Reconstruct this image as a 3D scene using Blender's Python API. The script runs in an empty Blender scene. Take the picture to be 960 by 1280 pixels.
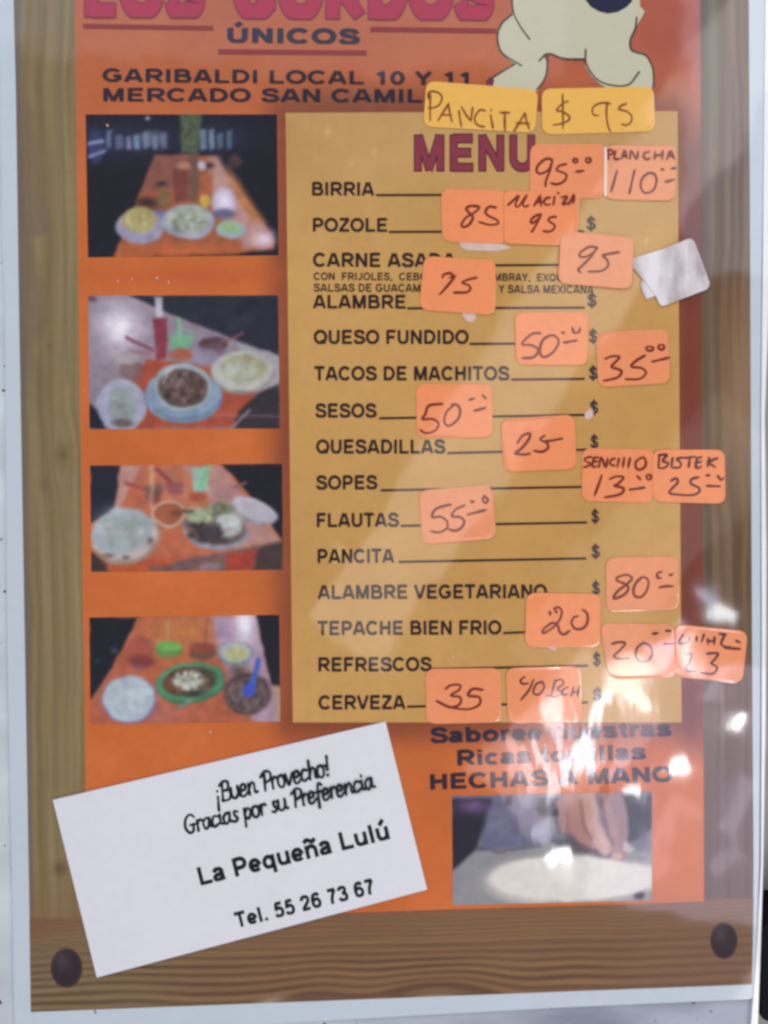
import bpy, math, random
import numpy as np
from mathutils import Vector

random.seed(7); rng = np.random.default_rng(7)
scene = bpy.context.scene
COL = scene.collection

# ------------------------------------------------------------------ camera
FPX, PW, PH = 1150.0, 960.0, 1280.0
CAM_H, TILT = 0.33, math.radians(0.9)
CAM = np.array([0.0, math.tan(TILT) * CAM_H, CAM_H])
cd = bpy.data.cameras.new('camera'); cam = bpy.data.objects.new('camera', cd); COL.objects.link(cam)
cam.location = CAM; cam.rotation_euler = (-TILT, 0, 0)
cd.sensor_fit = 'VERTICAL'; cd.sensor_height = 36.0; cd.lens = 36.0 * FPX / PH
cd.clip_start = 0.01; cd.clip_end = 50.0
scene.camera = cam

def P(px, py, z=0.0):
    """point of the plane at height z that the photograph shows at (px, py)"""
    px = np.asarray(px, float); py = np.asarray(py, float)
    dx = (px - PW / 2) / FPX; dy = -(py - PH / 2) / FPX
    c, s = math.cos(-TILT), math.sin(-TILT)
    wy = c * dy + s; wz = s * dy - c
    t = (z - CAM[2]) / wz
    return np.stack([CAM[0] + dx * t, CAM[1] + wy * t, np.broadcast_to(np.asarray(z, float), np.shape(t)) if np.ndim(t) else np.float64(z)], axis=-1)

# ------------------------------------------------------------------ world and lamps
w = bpy.data.worlds.new('World'); scene.world = w; w.use_nodes = True
bg = w.node_tree.nodes['Background']; bg.inputs[0].default_value = (0.80, 0.82, 1.0, 1); bg.inputs[1].default_value = 0.30

def lamp(name, loc, target, sx, sy, radiance, color, spin=0.0, shape='RECTANGLE', spread=math.pi):
    """area lamp; power is worked out from the radiance it shows when mirrored in the film"""
    d = bpy.data.lights.new(name, 'AREA'); d.shape = shape; d.size = sx; d.size_y = sy
    area = sx * sy * (math.pi / 4 if shape == 'ELLIPSE' else 1)
    d.energy = radiance * area * math.pi; d.color = color; d.spread = spread
    o = bpy.data.objects.new(name, d); COL.objects.link(o)
    loc = Vector(loc); dirv = (Vector(target) - loc).normalized()
    q = dirv.to_track_quat('-Z', 'Y'); o.rotation_euler = q.to_euler(); o.location = loc
    if spin: o.rotation_euler.rotate_axis('Z', spin)
    return o

LH = 1.2
def mirror_lamp(name, px, py, lpx, wpx, ang, radiance, color, h=LH, shape='RECTANGLE'):
    """a lamp hanging h above the menu, seen mirrored at (px, py); lpx x wpx is its seen size, ang its direction
    (degrees, photograph: 0 = to the right, 90 = downwards)"""
    p = P(px, py, 0.0); k = h / CAM_H
    loc = (p[0] + (p[0] - CAM[0]) * k, p[1] + (p[1] - CAM[1]) * k, h)
    s = CAM_H / FPX * (1 + k)
    d = bpy.data.lights.new(name, 'AREA'); d.shape = shape; d.size = lpx * s; d.size_y = wpx * s
    area = d.size * d.size_y * (math.pi / 4 if shape == 'ELLIPSE' else 1)
    d.energy = radiance * area * math.pi; d.color = color
    o = bpy.data.objects.new(name, d); COL.objects.link(o)
    o.location = loc; o.rotation_euler = (0, 0, math.radians(-ang))
    return o

KEYC = (0.93, 0.96, 1.0); WARM = (1.0, 0.90, 0.78)
lamp('window_light', (-1.5, 1.3, 1.5), (0, 0, 0), 1.3, 1.3, 4.0, KEYC)
lamp('ceiling_light', (1.5, -1.2, 1.6), (0.03, 0, 0), 1.2, 1.2, 4.3, WARM)
lamp('room_light', (0.5, 1.9, 1.5), (0.05, 0, 0), 1.2, 0.9, 2.6, (1.0, 0.93, 0.86))
# strip light, then unseen large lamps added to veil the glossy film
mirror_lamp('striplight', 712, 385, 1010, 110, 124, 2.4, (1.0, 0.90, 0.84), h=1.2)
mirror_lamp('added_veil_lamp', 925, 130, 150, 420, 0, 2.2, (0.62, 0.80, 1.0), h=1.3)
mirror_lamp('added_veil_lamp', 330, -90, 760, 330, 3, 0.9, (0.85, 0.82, 1.0), h=1.3)
mirror_lamp('added_veil_lamp', 870, 980, 220, 330, 12, 3.3, (0.84, 0.76, 1.0), h=1.4)
mirror_lamp('added_veil_lamp', 805, 690, 110, 420, 38, 0.9, (1.0, 0.9, 0.86), h=1.3)
mirror_lamp('added_veil_lamp', 705, 930, 210, 130, -42, 3.6, (1.0, 0.80, 0.86), h=1.15)
# small bright bulbs
for (x, y, a, b, g, L, sh) in [(917, 907, 28, 14, -35, 60, 'ELLIPSE'), (852, 958, 34, 14, -25, 60, 'ELLIPSE'),
                               (798, 994, 15, 13, 0, 50, 'ELLIPSE'), (699, 1074, 30, 15, -32, 55, 'RECTANGLE'),
                               (683, 1038, 30, 17, -40, 9, 'RECTANGLE'), (664, 1003, 12, 22, 0, 7, 'ELLIPSE')]:
    mirror_lamp('bulb', x, y, a, b, g, L, (0.93, 0.96, 1.0), h=1.2, shape=sh)
# unseen small lamps added to shape the pale glare streaks on the film
for (x, y, a, b, g, L, c) in [(872, 818, 11, 36, 2, 15, (1, .93, 1)), (909, 776, 26, 18, 20, 16, (.9, .95, 1)),
                              (893, 752, 10, 40, -32, 9, (.72, .78, 1)), (779, 846, 46, 40, 20, 12, (1, .93, .88)), (794, 874, 34, 20, 62, 14, (1, .95, .9)), (822, 828, 14, 34, -30, 8, (1, .8, .85)), (920, 1010, 34, 80, 20, 2.2, (.85, .8, 1)), (905, 1075, 50, 26, -30, 1.6, (.9, .8, 1)), (835, 1040, 30, 90, 30, 1.4, (1, .8, .85)), (900, 850, 16, 60, 25, 3, (.8, .8, 1)),
                              (815, 838, 60, 14, -28, 10, (1, .72, .76)), (838, 812, 26, 22, 50, 9, (1, .6, .78)),
                              (852, 800, 18, 30, 0, 8, (.85, .7, 1)),
                              (741, 905, 12, 100, 27, 23.8, (.82, .86, 1)), (722, 950, 10, 80, 22, 20.4, (.88, .9, 1)),
                              (703, 925, 9, 110, -14, 18.7, (1, .84, .9)), (684, 955, 9, 80, -16, 17.0, (.92, .9, 1)),
                              (661, 965, 8, 70, -16, 11.9, (1, .86, .92)), (690, 1000, 12, 24, 30, 13, (.9, .92, 1)),
                              (758, 862, 12, 52, 18, 10, (.9, .92, 1)), (770, 955, 14, 50, 30, 4, (.8, .82, 1)),
                              (640, 945, 8, 44, -18, 8.5, (1, .82, .86))]:
    mirror_lamp('added_glare_lamp', x, y, a, b, g, L * 1.5, c, h=1.2)

scene.view_settings.view_transform = 'Standard'; scene.view_settings.look = 'None'
scene.view_settings.exposure = 0.0; scene.view_settings.gamma = 1.0
scene.render.engine = 'CYCLES'
scene.cycles.pixel_filter_type = 'BLACKMAN_HARRIS'; scene.cycles.filter_width = 3.0
scene.cycles.use_denoising = True; scene.cycles.max_bounces = 4

# ------------------------------------------------------------------ colour
KEXP = 1.0
def lin(c):
    c = np.asarray(c, float) / 255.0
    l = np.where(c <= 0.04045, c / 12.92, ((c + 0.055) / 1.055) ** 2.4)
    return np.clip(l / KEXP, 0.004, 0.86)

# ------------------------------------------------------------------ materials
def film_normal(nt):
    """the gentle waviness of the plastic film, with a crinkled patch at the lower right"""
    N, Lk = nt.nodes, nt.links
    geo = N.new('ShaderNodeNewGeometry')
    n1 = N.new('ShaderNodeTexNoise'); n1.inputs['Scale'].default_value = 26.0; n1.inputs['Detail'].default_value = 1.5
    Lk.new(geo.outputs['Position'], n1.inputs['Vector'])
    b1 = N.new('ShaderNodeBump'); b1.inputs['Strength'].default_value = 1.0; b1.inputs['Distance'].default_value = 0.00034
    Lk.new(n1.outputs['Fac'], b1.inputs['Height'])
    n2 = N.new('ShaderNodeTexNoise'); n2.inputs['Scale'].default_value = 120.0; n2.inputs['Detail'].default_value = 2.0
    mp = N.new('ShaderNodeMapping'); mp.inputs['Rotation'].default_value = (0, 0, math.radians(28)); mp.inputs['Scale'].default_value = (1, .35, 1)
    Lk.new(geo.outputs['Position'], mp.inputs['Vector']); Lk.new(mp.outputs['Vector'], n2.inputs['Vector'])
    c = P(740, 960)
    vd = N.new('ShaderNodeVectorMath'); vd.operation = 'DISTANCE'; vd.inputs[1].default_value = (c[0], c[1], 0)
    Lk.new(geo.outputs['Position'], vd.inputs[0])
    mr = N.new('ShaderNodeMapRange'); mr.inputs['From Min'].default_value = 0.06; mr.inputs['From Max'].default_value = 0.02
    mr.inputs['To Min'].default_value = 0.12; mr.inputs['To Max'].default_value = 1.0
    Lk.new(vd.outputs['Value'], mr.inputs['Value'])
    b2 = N.new('ShaderNodeBump'); b2.inputs['Distance'].default_value = 0.000045
    Lk.new(mr.outputs['Result'], b2.inputs['Strength']); Lk.new(n2.outputs['Fac'], b2.inputs['Height'])
    Lk.new(b1.outputs['Normal'], b2.inputs['Normal'])
    return b2.outputs['Normal']

def base_mat(name, rough=0.55, coat=1.0, coat_rough=0.055):
    m = bpy.data.materials.new(name); m.use_nodes = True
    nt = m.node_tree; b = nt.nodes['Principled BSDF']
    b.inputs['Roughness'].default_value = rough
    b.inputs['Specular IOR Level'].default_value = 0.1 if coat else 0.4
    if coat:
        b.inputs['Coat Weight'].default_value = coat; b.inputs['Coat Roughness'].default_value = coat_rough
        nt.links.new(film_normal(nt), b.inputs['Coat Normal'])
    return m, nt, b

def mottle(nt, b, src, scale=300.0, amt=0.10, scale2=30.0):
    """fine printing grain and faint larger unevenness on a colour (socket or rgb)"""
    N, Lk = nt.nodes, nt.links
    geo = N.new('ShaderNodeNewGeometry')
    a = N.new('ShaderNodeTexNoise'); a.inputs['Scale'].default_value = scale; a.inputs['Detail'].default_value = 3
    c = N.new('ShaderNodeTexNoise'); c.inputs['Scale'].default_value = scale2; c.inputs['Detail'].default_value = 2
    Lk.new(geo.outputs['Position'], a.inputs['Vector']); Lk.new(geo.outputs['Position'], c.inputs['Vector'])
    ad = N.new('ShaderNodeMath'); ad.operation = 'ADD'; Lk.new(a.outputs['Fac'], ad.inputs[0]); Lk.new(c.outputs['Fac'], ad.inputs[1])
    mr = N.new('ShaderNodeMapRange'); mr.inputs['From Min'].default_value = 0.6; mr.inputs['From Max'].default_value = 1.4
    mr.inputs['To Min'].default_value = 1 - amt; mr.inputs['To Max'].default_value = 1 + amt
    Lk.new(ad.outputs[0], mr.inputs['Value'])
    vm = N.new('ShaderNodeVectorMath'); vm.operation = 'SCALE'
    if isinstance(src, (tuple, list, np.ndarray)): vm.inputs[0].default_value = tuple(float(v) for v in src)[:3]
    else: Lk.new(src, vm.inputs[0])
    Lk.new(mr.outputs['Result'], vm.inputs['Scale'])
    Lk.new(vm.outputs['Vector'], b.inputs['Base Color'])

_mats = {}
def flat(name, rgb, **kw):
    if name in _mats: return _mats[name]
    amt = kw.pop('amt', 0.07)
    m, nt, b = base_mat(name, **kw); mottle(nt, b, lin(rgb), amt=amt)
    _mats[name] = m; return m
def printed(name='printed_picture', **kw):
    if name in _mats: return _mats[name]
    m, nt, b = base_mat(name, **kw)
    at = nt.nodes.new('ShaderNodeAttribute'); at.attribute_name = 'ink'
    mottle(nt, b, at.outputs['Color'], amt=0.05)
    _mats[name] = m; return m

# ------------------------------------------------------------------ object helpers
def empty(name, loc, label=None, cat=None, group=None):
    o = bpy.data.objects.new(name, None); o.empty_display_size = 0.01; COL.objects.link(o); o.location = loc
    if label: o['label'] = label
    if cat: o['category'] = cat
    if group: o['group'] = group
    return o

def world_loc(o):
    v = Vector((0, 0, 0))
    while o: v += o.location; o = o.parent
    return v

def mesh_obj(name, verts, faces, mat, parent=None, smooth=False, colors=None, kind=None, loc=None):
    """one mesh object; verts are world points, the origin goes to loc or the parent's place"""
    org = np.array(loc if loc is not None else (world_loc(parent) if parent else (0, 0, 0)), float)
    me = bpy.data.meshes.new(name)
    v = np.asarray(verts, float).reshape(-1, 3) - org
    if isinstance(faces, np.ndarray):
        n, k = faces.shape
        me.vertices.add(len(v)); me.vertices.foreach_set('co', v.ravel())
        me.loops.add(n * k); me.loops.foreach_set('vertex_index', faces.ravel().astype(np.int32))
        me.polygons.add(n); me.polygons.foreach_set('loop_start', np.arange(0, n * k, k, dtype=np.int32))
        me.polygons.foreach_set('loop_total', np.full(n, k, dtype=np.int32))
        me.update(calc_edges=True)
    else:
        me.from_pydata([tuple(p) for p in v], [], faces)
    me.validate()
    if colors is not None:
        a = me.color_attributes.new('ink', 'FLOAT_COLOR', 'POINT')
        c = np.ones((len(v), 4)); c[:, :3] = colors; a.data.foreach_set('color', c.ravel())
    if smooth: me.polygons.foreach_set('use_smooth', [True] * len(me.polygons))
    me.materials.append(mat)
    o = bpy.data.objects.new(name, me); COL.objects.link(o)
    if parent:
        o.parent = parent; o.location = org - np.array(world_loc(parent))
    else: o.location = org
    if kind: o['kind'] = kind
    return o

def grid(name, quad, res, z, painter, parent, mat=None, left=None, right=None, soft=0):
    """a printed sheet: grid over the four photo corners TL TR BR BL, coloured by painter(X, Y) -> rgb 0-255.
    left/right are optional x(y) edge functions"""
    q = np.array(quad, float)
    nx = max(2, int(np.linalg.norm(q[1] - q[0]) / res)); ny = max(2, int(np.linalg.norm(q[3] - q[0]) / res))
    u, v = np.meshgrid(np.linspace(0, 1, nx), np.linspace(0, 1, ny)); u = u.ravel(); v = v.ravel()
    X = (q[0, 0] * (1 - u) + q[1, 0] * u) * (1 - v) + (q[3, 0] * (1 - u) + q[2, 0] * u) * v
    Y = (q[0, 1] * (1 - u) + q[1, 1] * u) * (1 - v) + (q[3, 1] * (1 - u) + q[2, 1] * u) * v
    if left is not None or right is not None:
        xl = left(Y); xr = right(Y); X = xl * (1 - u) + xr * u
    i = np.arange(nx * ny).reshape(ny, nx)
    f = np.stack([i[1:, :-1].ravel(), i[1:, 1:].ravel(), i[:-1, 1:].ravel(), i[:-1, :-1].ravel()], 1)
    C = painter(X, Y)
    if soft:                                       # the little pictures are printed soft
        C = C.reshape(ny, nx, 3)
        for _ in range(soft):
            Q = np.pad(C, ((1, 1), (1, 1), (0, 0)), mode='edge'); C = (Q[:-2, 1:-1] + Q[2:, 1:-1] + Q[1:-1, :-2] + Q[1:-1, 2:] + 2 * C) / 6
        C = C.reshape(-1, 3)
    col = lin(C)
    return mesh_obj(name, P(X, Y, z), f, mat or printed(), parent, colors=col)

def poly_px(pts, z0, z1):
    """solid slab from an outline in photo pixels, z0 bottom, z1 top"""
    pts = list(pts); n = len(pts)
    a = sum(pts[i][0] * pts[(i + 1) % n][1] - pts[(i + 1) % n][0] * pts[i][1] for i in range(n))
    if a > 0: pts.reverse()                       # photo y points down: make it counter-clockwise seen from above
    x = [p[0] for p in pts]; y = [p[1] for p in pts]
    top = P(x, y, z1); bot = top.copy(); bot[:, 2] = z0
    v = np.vstack([top, bot]); f = [list(range(n))]
    for i in range(n): j = (i + 1) % n; f.append([i, i + n, j + n, j])
    return v, f

def flat_poly(name, pts, z, mat, parent):
    v, f = poly_px(pts, z, z)
    return mesh_obj(name, v[:len(pts)], [f[0]], mat, parent)

def rounded(q, r, k=5):
    out = []
    q = [np.array(p, float) for p in q]
    for i in range(4):
        p, a, b = q[i], q[i - 1], q[(i + 1) % 4]
        p0 = p + (a - p) / np.linalg.norm(a - p) * r; p1 = p + (b - p) / np.linalg.norm(b - p) * r
        for t in np.linspace(0, 1, k):
            # between a quadratic curve and a true arc
            m = p + ((p0 + p1) / 2 - p) * 0.12
            out.append((1 - t) ** 2 * p0 + 2 * t * (1 - t) * m + t * t * p1)
    return np.array(out)

def catmull(pts, step=1.2):
    p = [np.array(a, float) for a in pts]
    if len(p) == 2:
        n = max(2, int(np.linalg.norm(p[1] - p[0]) / step)); return np.array([p[0] + (p[1] - p[0]) * t for t in np.linspace(0, 1, n)])
    e = [2 * p[0] - p[1]] + p + [2 * p[-1] - p[-2]]; out = []
    for i in range(1, len(e) - 2):
        n = max(2, int(np.linalg.norm(e[i + 1] - e[i]) / step))
        for t in np.linspace(0, 1, n, endpoint=False):
            out.append(0.5 * ((2 * e[i]) + (-e[i - 1] + e[i + 1]) * t + (2 * e[i - 1] - 5 * e[i] + 4 * e[i + 1] - e[i + 2]) * t * t
                              + (-e[i - 1] + 3 * e[i] - 3 * e[i + 1] + e[i + 2]) * t ** 3))
    out.append(p[-1]); return np.array(out)

def ribbons(name, strokes, width, z, mat, parent, taper=True, step=1.2, vary=0.15):
    """pen strokes (lists of photo points) as one mesh of ribbons with rounded ends"""
    V, F = [], []; zz = z
    for s in strokes:
        c = catmull(s, step)
        if len(c) < 2: c = np.array([c[0], c[0] + [0.8, 0.3]])
        t = np.gradient(c, axis=0); t /= np.maximum(np.linalg.norm(t, axis=1, keepdims=True), 1e-6)
        nrm = np.stack([-t[:, 1], t[:, 0]], 1); n = len(c)
        wd = np.full(n, width / 2) * (1 + vary * np.sin(np.linspace(0, 5, n) + random.random() * 6))
        if taper and n > 4: wd[-1] *= .55; wd[-2] *= .8; wd[0] *= .75
        L = c + nrm * wd[:, None]; R = c - nrm * wd[:, None]
        b = len(V); zs = zz + np.linspace(0, 1.2e-5, n)
        A = P(L[:, 0], L[:, 1], z); B = P(R[:, 0], R[:, 1], z); A[:, 2] = zs; B[:, 2] = zs
        for i in range(n): V.append(A[i]); V.append(B[i])
        for i in range(n - 1): F.append([b + 2 * i, b + 2 * i + 1, b + 2 * i + 3, b + 2 * i + 2])
        # round caps
        for e, sg in ((0, -1), (n - 1, 1)):
            cen = c[e]; bb = len(V); m = 6
            for k in range(m + 1):
                an = -math.pi / 2 + math.pi * k / m
                d = t[e] * sg * math.cos(an) + nrm[e] * math.sin(an)
                q = cen + d * wd[e]; pt = P(q[0], q[1], z); pt = np.array([pt[0], pt[1], zs[e]]); V.append(pt)
            F.append(list(range(bb, bb + m + 1)))
        zz += 1.5e-5
    return mesh_obj(name, V, F, mat, parent)

# ------------------------------------------------------------------ lettering
def arc(cx, cy, rx, ry, a0, a1, n=12):
    return [(cx + rx * math.cos(math.radians(a0 + (a1 - a0) * i / n)), cy + ry * math.sin(math.radians(a0 + (a1 - a0) * i / n))) for i in range(n + 1)]
def curve_pts(*p):
    return [tuple(q) for q in catmull(p, 0.05)]
S_ = [(.80, .70), (.70, .87), (.46, .92), (.24, .87), (.17, .71), (.28, .58), (.50, .515), (.74, .43), (.82, .27), (.70, .12), (.46, .08), (.22, .13), (.12, .31)]
def sc(p, kx, ky, ox=0): return [(x * kx + ox, y * ky) for x, y in p]
GL = {  # capital height 1: advance width, then centre lines of the strokes
 'A': (1.0, [(.10, 0), (.45, .99)], [(.90, 0), (.55, .99)], [(.25, .29), (.75, .29)]),
 'B': (1.0, [(.19, 0), (.19, 1)], [(.19, .92), (.52, .92)] + arc(.54, .73, .24, .19, 80, -80) + [(.19, .54)], [(.5, .53)] + arc(.58, .305, .28, .225, 80, -80) + [(.19, .08)]),
 'C': (1.0, arc(.52, .5, .40, .42, 38, 322, 22)),
 'D': (1.0, [(.19, 0), (.19, 1)], [(.19, .92), (.40, .92)] + arc(.44, .5, .42, .42, 85, -85, 16) + [(.19, .08)]),
 'E': (.93, [(.19, 0), (.19, 1)], [(.19, .92), (.84, .92)], [(.19, .51), (.78, .51)], [(.19, .08), (.86, .08)]),
 'F': (.86, [(.19, 0), (.19, 1)], [(.19, .92), (.80, .92)], [(.19, .49), (.72, .49)]),
 'G': (1.08, arc(.54, .5, .41, .42, 40, 318, 22) + [(.90, .26)], [(.90, .16), (.90, .47)], [(1.0, .45), (.58, .45)]),
 'H': (1.0, [(.19, 0), (.19, 1)], [(.81, 0), (.81, 1)], [(.19, .52), (.81, .52)]), 'I': (.39, [(.195, 0), (.195, 1)]),
 'J': (.78, [(.57, 1), (.57, .34)] + arc(.34, .30, .23, .22, -5, -165)),
 'L': (.86, [(.19, 0), (.19, 1)], [(.19, .08), (.82, .08)]),
 'M': (1.16, [(.18, 0), (.18, 1)], [(.98, 0), (.98, 1)], [(.22, .98), (.58, .03)], [(.94, .98), (.58, .03)]),
 'N': (1.0, [(.18, 0), (.18, 1)], [(.82, 0), (.82, 1)], [(.2, .96), (.8, .04)]),
 'O': (1.08, arc(.54, .5, .42, .42, 0, 360, 28)), 'Q': (1.08, arc(.54, .5, .42, .42, 0, 360, 28), [(.58, .26), (.94, -.02)]),
 'P': (.93, [(.19, 0), (.19, 1)], [(.19, .92), (.50, .92)] + arc(.53, .68, .26, .24, 82, -82) + [(.19, .44)]),
 'R': (1.0, [(.19, 0), (.19, 1)], [(.19, .92), (.56, .92)] + arc(.58, .69, .27, .23, 82, -82) + [(.19, .46)], [(.5, .46), (.9, 0)]),
 'S': (.93, curve_pts(*S_)), 'T': (.86, [(.03, .92), (.83, .92)], [(.43, 0), (.43, .95)]),
 'U': (1.0, [(.18, 1), (.18, .40)] + arc(.5, .37, .32, .29, 185, 355, 14) + [(.82, 1)]),
 'V': (.93, [(.09, 1), (.445, .02)], [(.84, 1), (.485, .02)]), 'X': (.93, [(.1, 1), (.83, 0)], [(.83, 1), (.1, 0)]),
 'Y': (.93, [(.1, 1), (.465, .45)], [(.83, 1), (.465, .45)], [(.465, .5), (.465, 0)]),
 'Z': (.86, [(.08, .92), (.80, .92)], [(.74, .88), (.12, .12)], [(.05, .08), (.82, .08)]),
 '$': (.78, sc(curve_pts(*S_), .82, .96, .01), [(.39, -.13), (.39, 1.1)]),
 '0': (.78, arc(.39, .5, .27, .42, 0, 360, 24)), '1': (.78, [(.46, 0), (.46, 1)], [(.46, .9), (.18, .72)]),
 '2': (.78, curve_pts((.14, .68), (.2, .87), (.4, .92), (.58, .86), (.63, .70), (.54, .52), (.3, .28), (.14, .1)), [(.08, .08), (.68, .08)]),
 '3': (.78, curve_pts((.13, .74), (.2, .88), (.38, .92), (.56, .87), (.6, .72), (.52, .58), (.34, .53)), curve_pts((.34, .53), (.56, .48), (.65, .3), (.56, .12), (.38, .08), (.2, .12), (.11, .28))),
 '5': (.78, [(.65, .92), (.22, .92)], [(.26, .95), (.18, .46)], curve_pts((.17, .5), (.3, .6), (.48, .6), (.63, .48), (.64, .24), (.5, .1), (.3, .08), (.1, .22))),
 '6': (.78, curve_pts((.64, .78), (.54, .91), (.38, .92), (.2, .8), (.13, .5), (.14, .28)), arc(.39, .34, .255, .26, 0, 360, 20)), '7': (.78, [(.1, .92), (.68, .92)], curve_pts((.66, .9), (.45, .6), (.34, .3), (.31, 0))),
 'a': (.78, curve_pts((.13, .50), (.2, .63), (.38, .66), (.55, .6), (.58, .45)) + [(.58, .15), (.64, 0)], curve_pts((.58, .40), (.34, .36), (.15, .29), (.12, .16), (.25, .07), (.45, .1), (.58, .24))),
 'b': (.86, [(.17, 0), (.17, 1)], arc(.45, .36, .26, .29, 0, 360, 20)), 'c': (.78, arc(.40, .36, .27, .29, 42, 318, 16)),
 'e': (.78, [(.14, .35), (.65, .35)], arc(.39, .36, .27, .29, -2, 322, 18)), 'i': (.39, [(.195, 0), (.195, .73)], [(.195, .84), (.195, 1)]), 'l': (.39, [(.195, 0), (.195, 1)]),
 'n': (.86, [(.17, 0), (.17, .73)], [(.17, .36)] + arc(.43, .42, .25, .23, 170, 5) + [(.68, 0)]), 'o': (.86, arc(.43, .36, .30, .29, 0, 360, 22)),
 'q': (.86, [(.69, -.27), (.69, .73)], arc(.41, .36, .26, .29, 0, 360, 20)), 'r': (.56, [(.17, 0), (.17, .73)], curve_pts((.17, .42), (.24, .58), (.38, .645), (.52, .63))),
 's': (.78, sc(curve_pts(*S_), .80, .72)), 't': (.47, [(.24, .95), (.24, .2)] + curve_pts((.24, .2), (.29, .09), (.44, .07)), [(.03, .65), (.43, .65)]),
 'u': (.86, [(.17, .73), (.17, .32)] + arc(.42, .30, .25, .23, 185, 350) + [(.69, .36)], [(.69, 0), (.69, .73)]),
 ',': (.39, [(.2, .16), (.17, -.14)]), '.': (.39, [(.195, 0), (.195, .19)]), ' ': (.39,)}
GL['ú'] = GL['u'] + ([(.34, .84), (.62, 1.12)],); GL['ñ'] = GL['n'] + (curve_pts((.08, .88), (.26, 1.02), (.44, .95), (.6, .88), (.78, 1.02)),)
GL['Ú'] = GL['U'] + ([(.42, 1.12), (.66, 1.36)],)

def stroke_quads(pts, w, ext=0.0):
    """outline of one stroke as quads with mitred joins"""
    p = np.array(pts, float); n = len(p); closed = n > 3 and np.linalg.norm(p[0] - p[-1]) < 1e-6
    d = p[1:] - p[:-1]; L = np.linalg.norm(d, axis=1, keepdims=True); keep = np.r_[True, L[:, 0] > 1e-5]; p = p[keep]; n = len(p)
    d = p[1:] - p[:-1]; d /= np.linalg.norm(d, axis=1, keepdims=True)
    if ext and not closed: p = p.copy(); p[0] -= d[0] * ext; p[-1] += d[-1] * ext
    nr = np.stack([-d[:, 1], d[:, 0]], 1); o = np.zeros((n, 2))
    for i in range(n):
        a_ = nr[i - 1] if i > 0 else (nr[-1] if closed else nr[0]); b_ = nr[i] if i < n - 1 else (nr[0] if closed else nr[-1])
        m = a_ + b_; m /= max(np.linalg.norm(m), 1e-6); o[i] = m / max(float(m @ a_), .55)
    V = np.empty((2 * n, 2)); V[0::2] = p + o * w / 2; V[1::2] = p - o * w / 2
    return V, [[2 * i, 2 * i + 1, 2 * i + 3, 2 * i + 2] for i in range(n - 1)]

def lettering(name, s, p0, p1, cap, z, mat, parent, w=.225, space=.03, grow=0.0, shear=0.0, wordspace=.39):
    """a line of bold grotesque type, baseline from p0 to p1 (photo points), capital height cap; w is the stem in capital heights"""
    V, F, Zs = [], [], []; x = 0.0; k = 0; nv = 0; lo, hi = 1e9, -1e9
    for ch in s:
        g = GL[ch]
        for st in g[1:]:
            v, f = stroke_quads([(px + x, py) for px, py in st], w + 2 * grow, grow)
            vv, _ = stroke_quads([(px + x, py) for px, py in st], w) if grow else (v, f)
            v[:, 1] = np.clip(v[:, 1], min(0, v[:, 1].min() if min(q[1] for q in st) < -.05 else -.01) - grow, None)
            F += [[i + nv for i in t] for t in f]; V.append(v); Zs.append(np.full(len(v), (k % 9) * 4e-6)); nv += len(v); k += 1
            lo = min(lo, vv[:, 0].min()); hi = max(hi, vv[:, 0].max())
        x += (wordspace if ch == ' ' else g[0] * 1.0) + space
    v = np.vstack(V); zz = np.concatenate(Zs)
    u = (v[:, 0] + shear * v[:, 1] - lo) / (hi - lo); p0 = np.array(p0, float); p1 = np.array(p1, float)
    d = (p1 - p0) / np.linalg.norm(p1 - p0); n = np.array([d[1], -d[0]])
    q = p0[None] + (p1 - p0)[None] * u[:, None] + n[None] * (v[:, 1] * cap)[:, None]
    return mesh_obj(name, P(q[:, 0], q[:, 1], z + zz), F, mat, parent)

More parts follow.
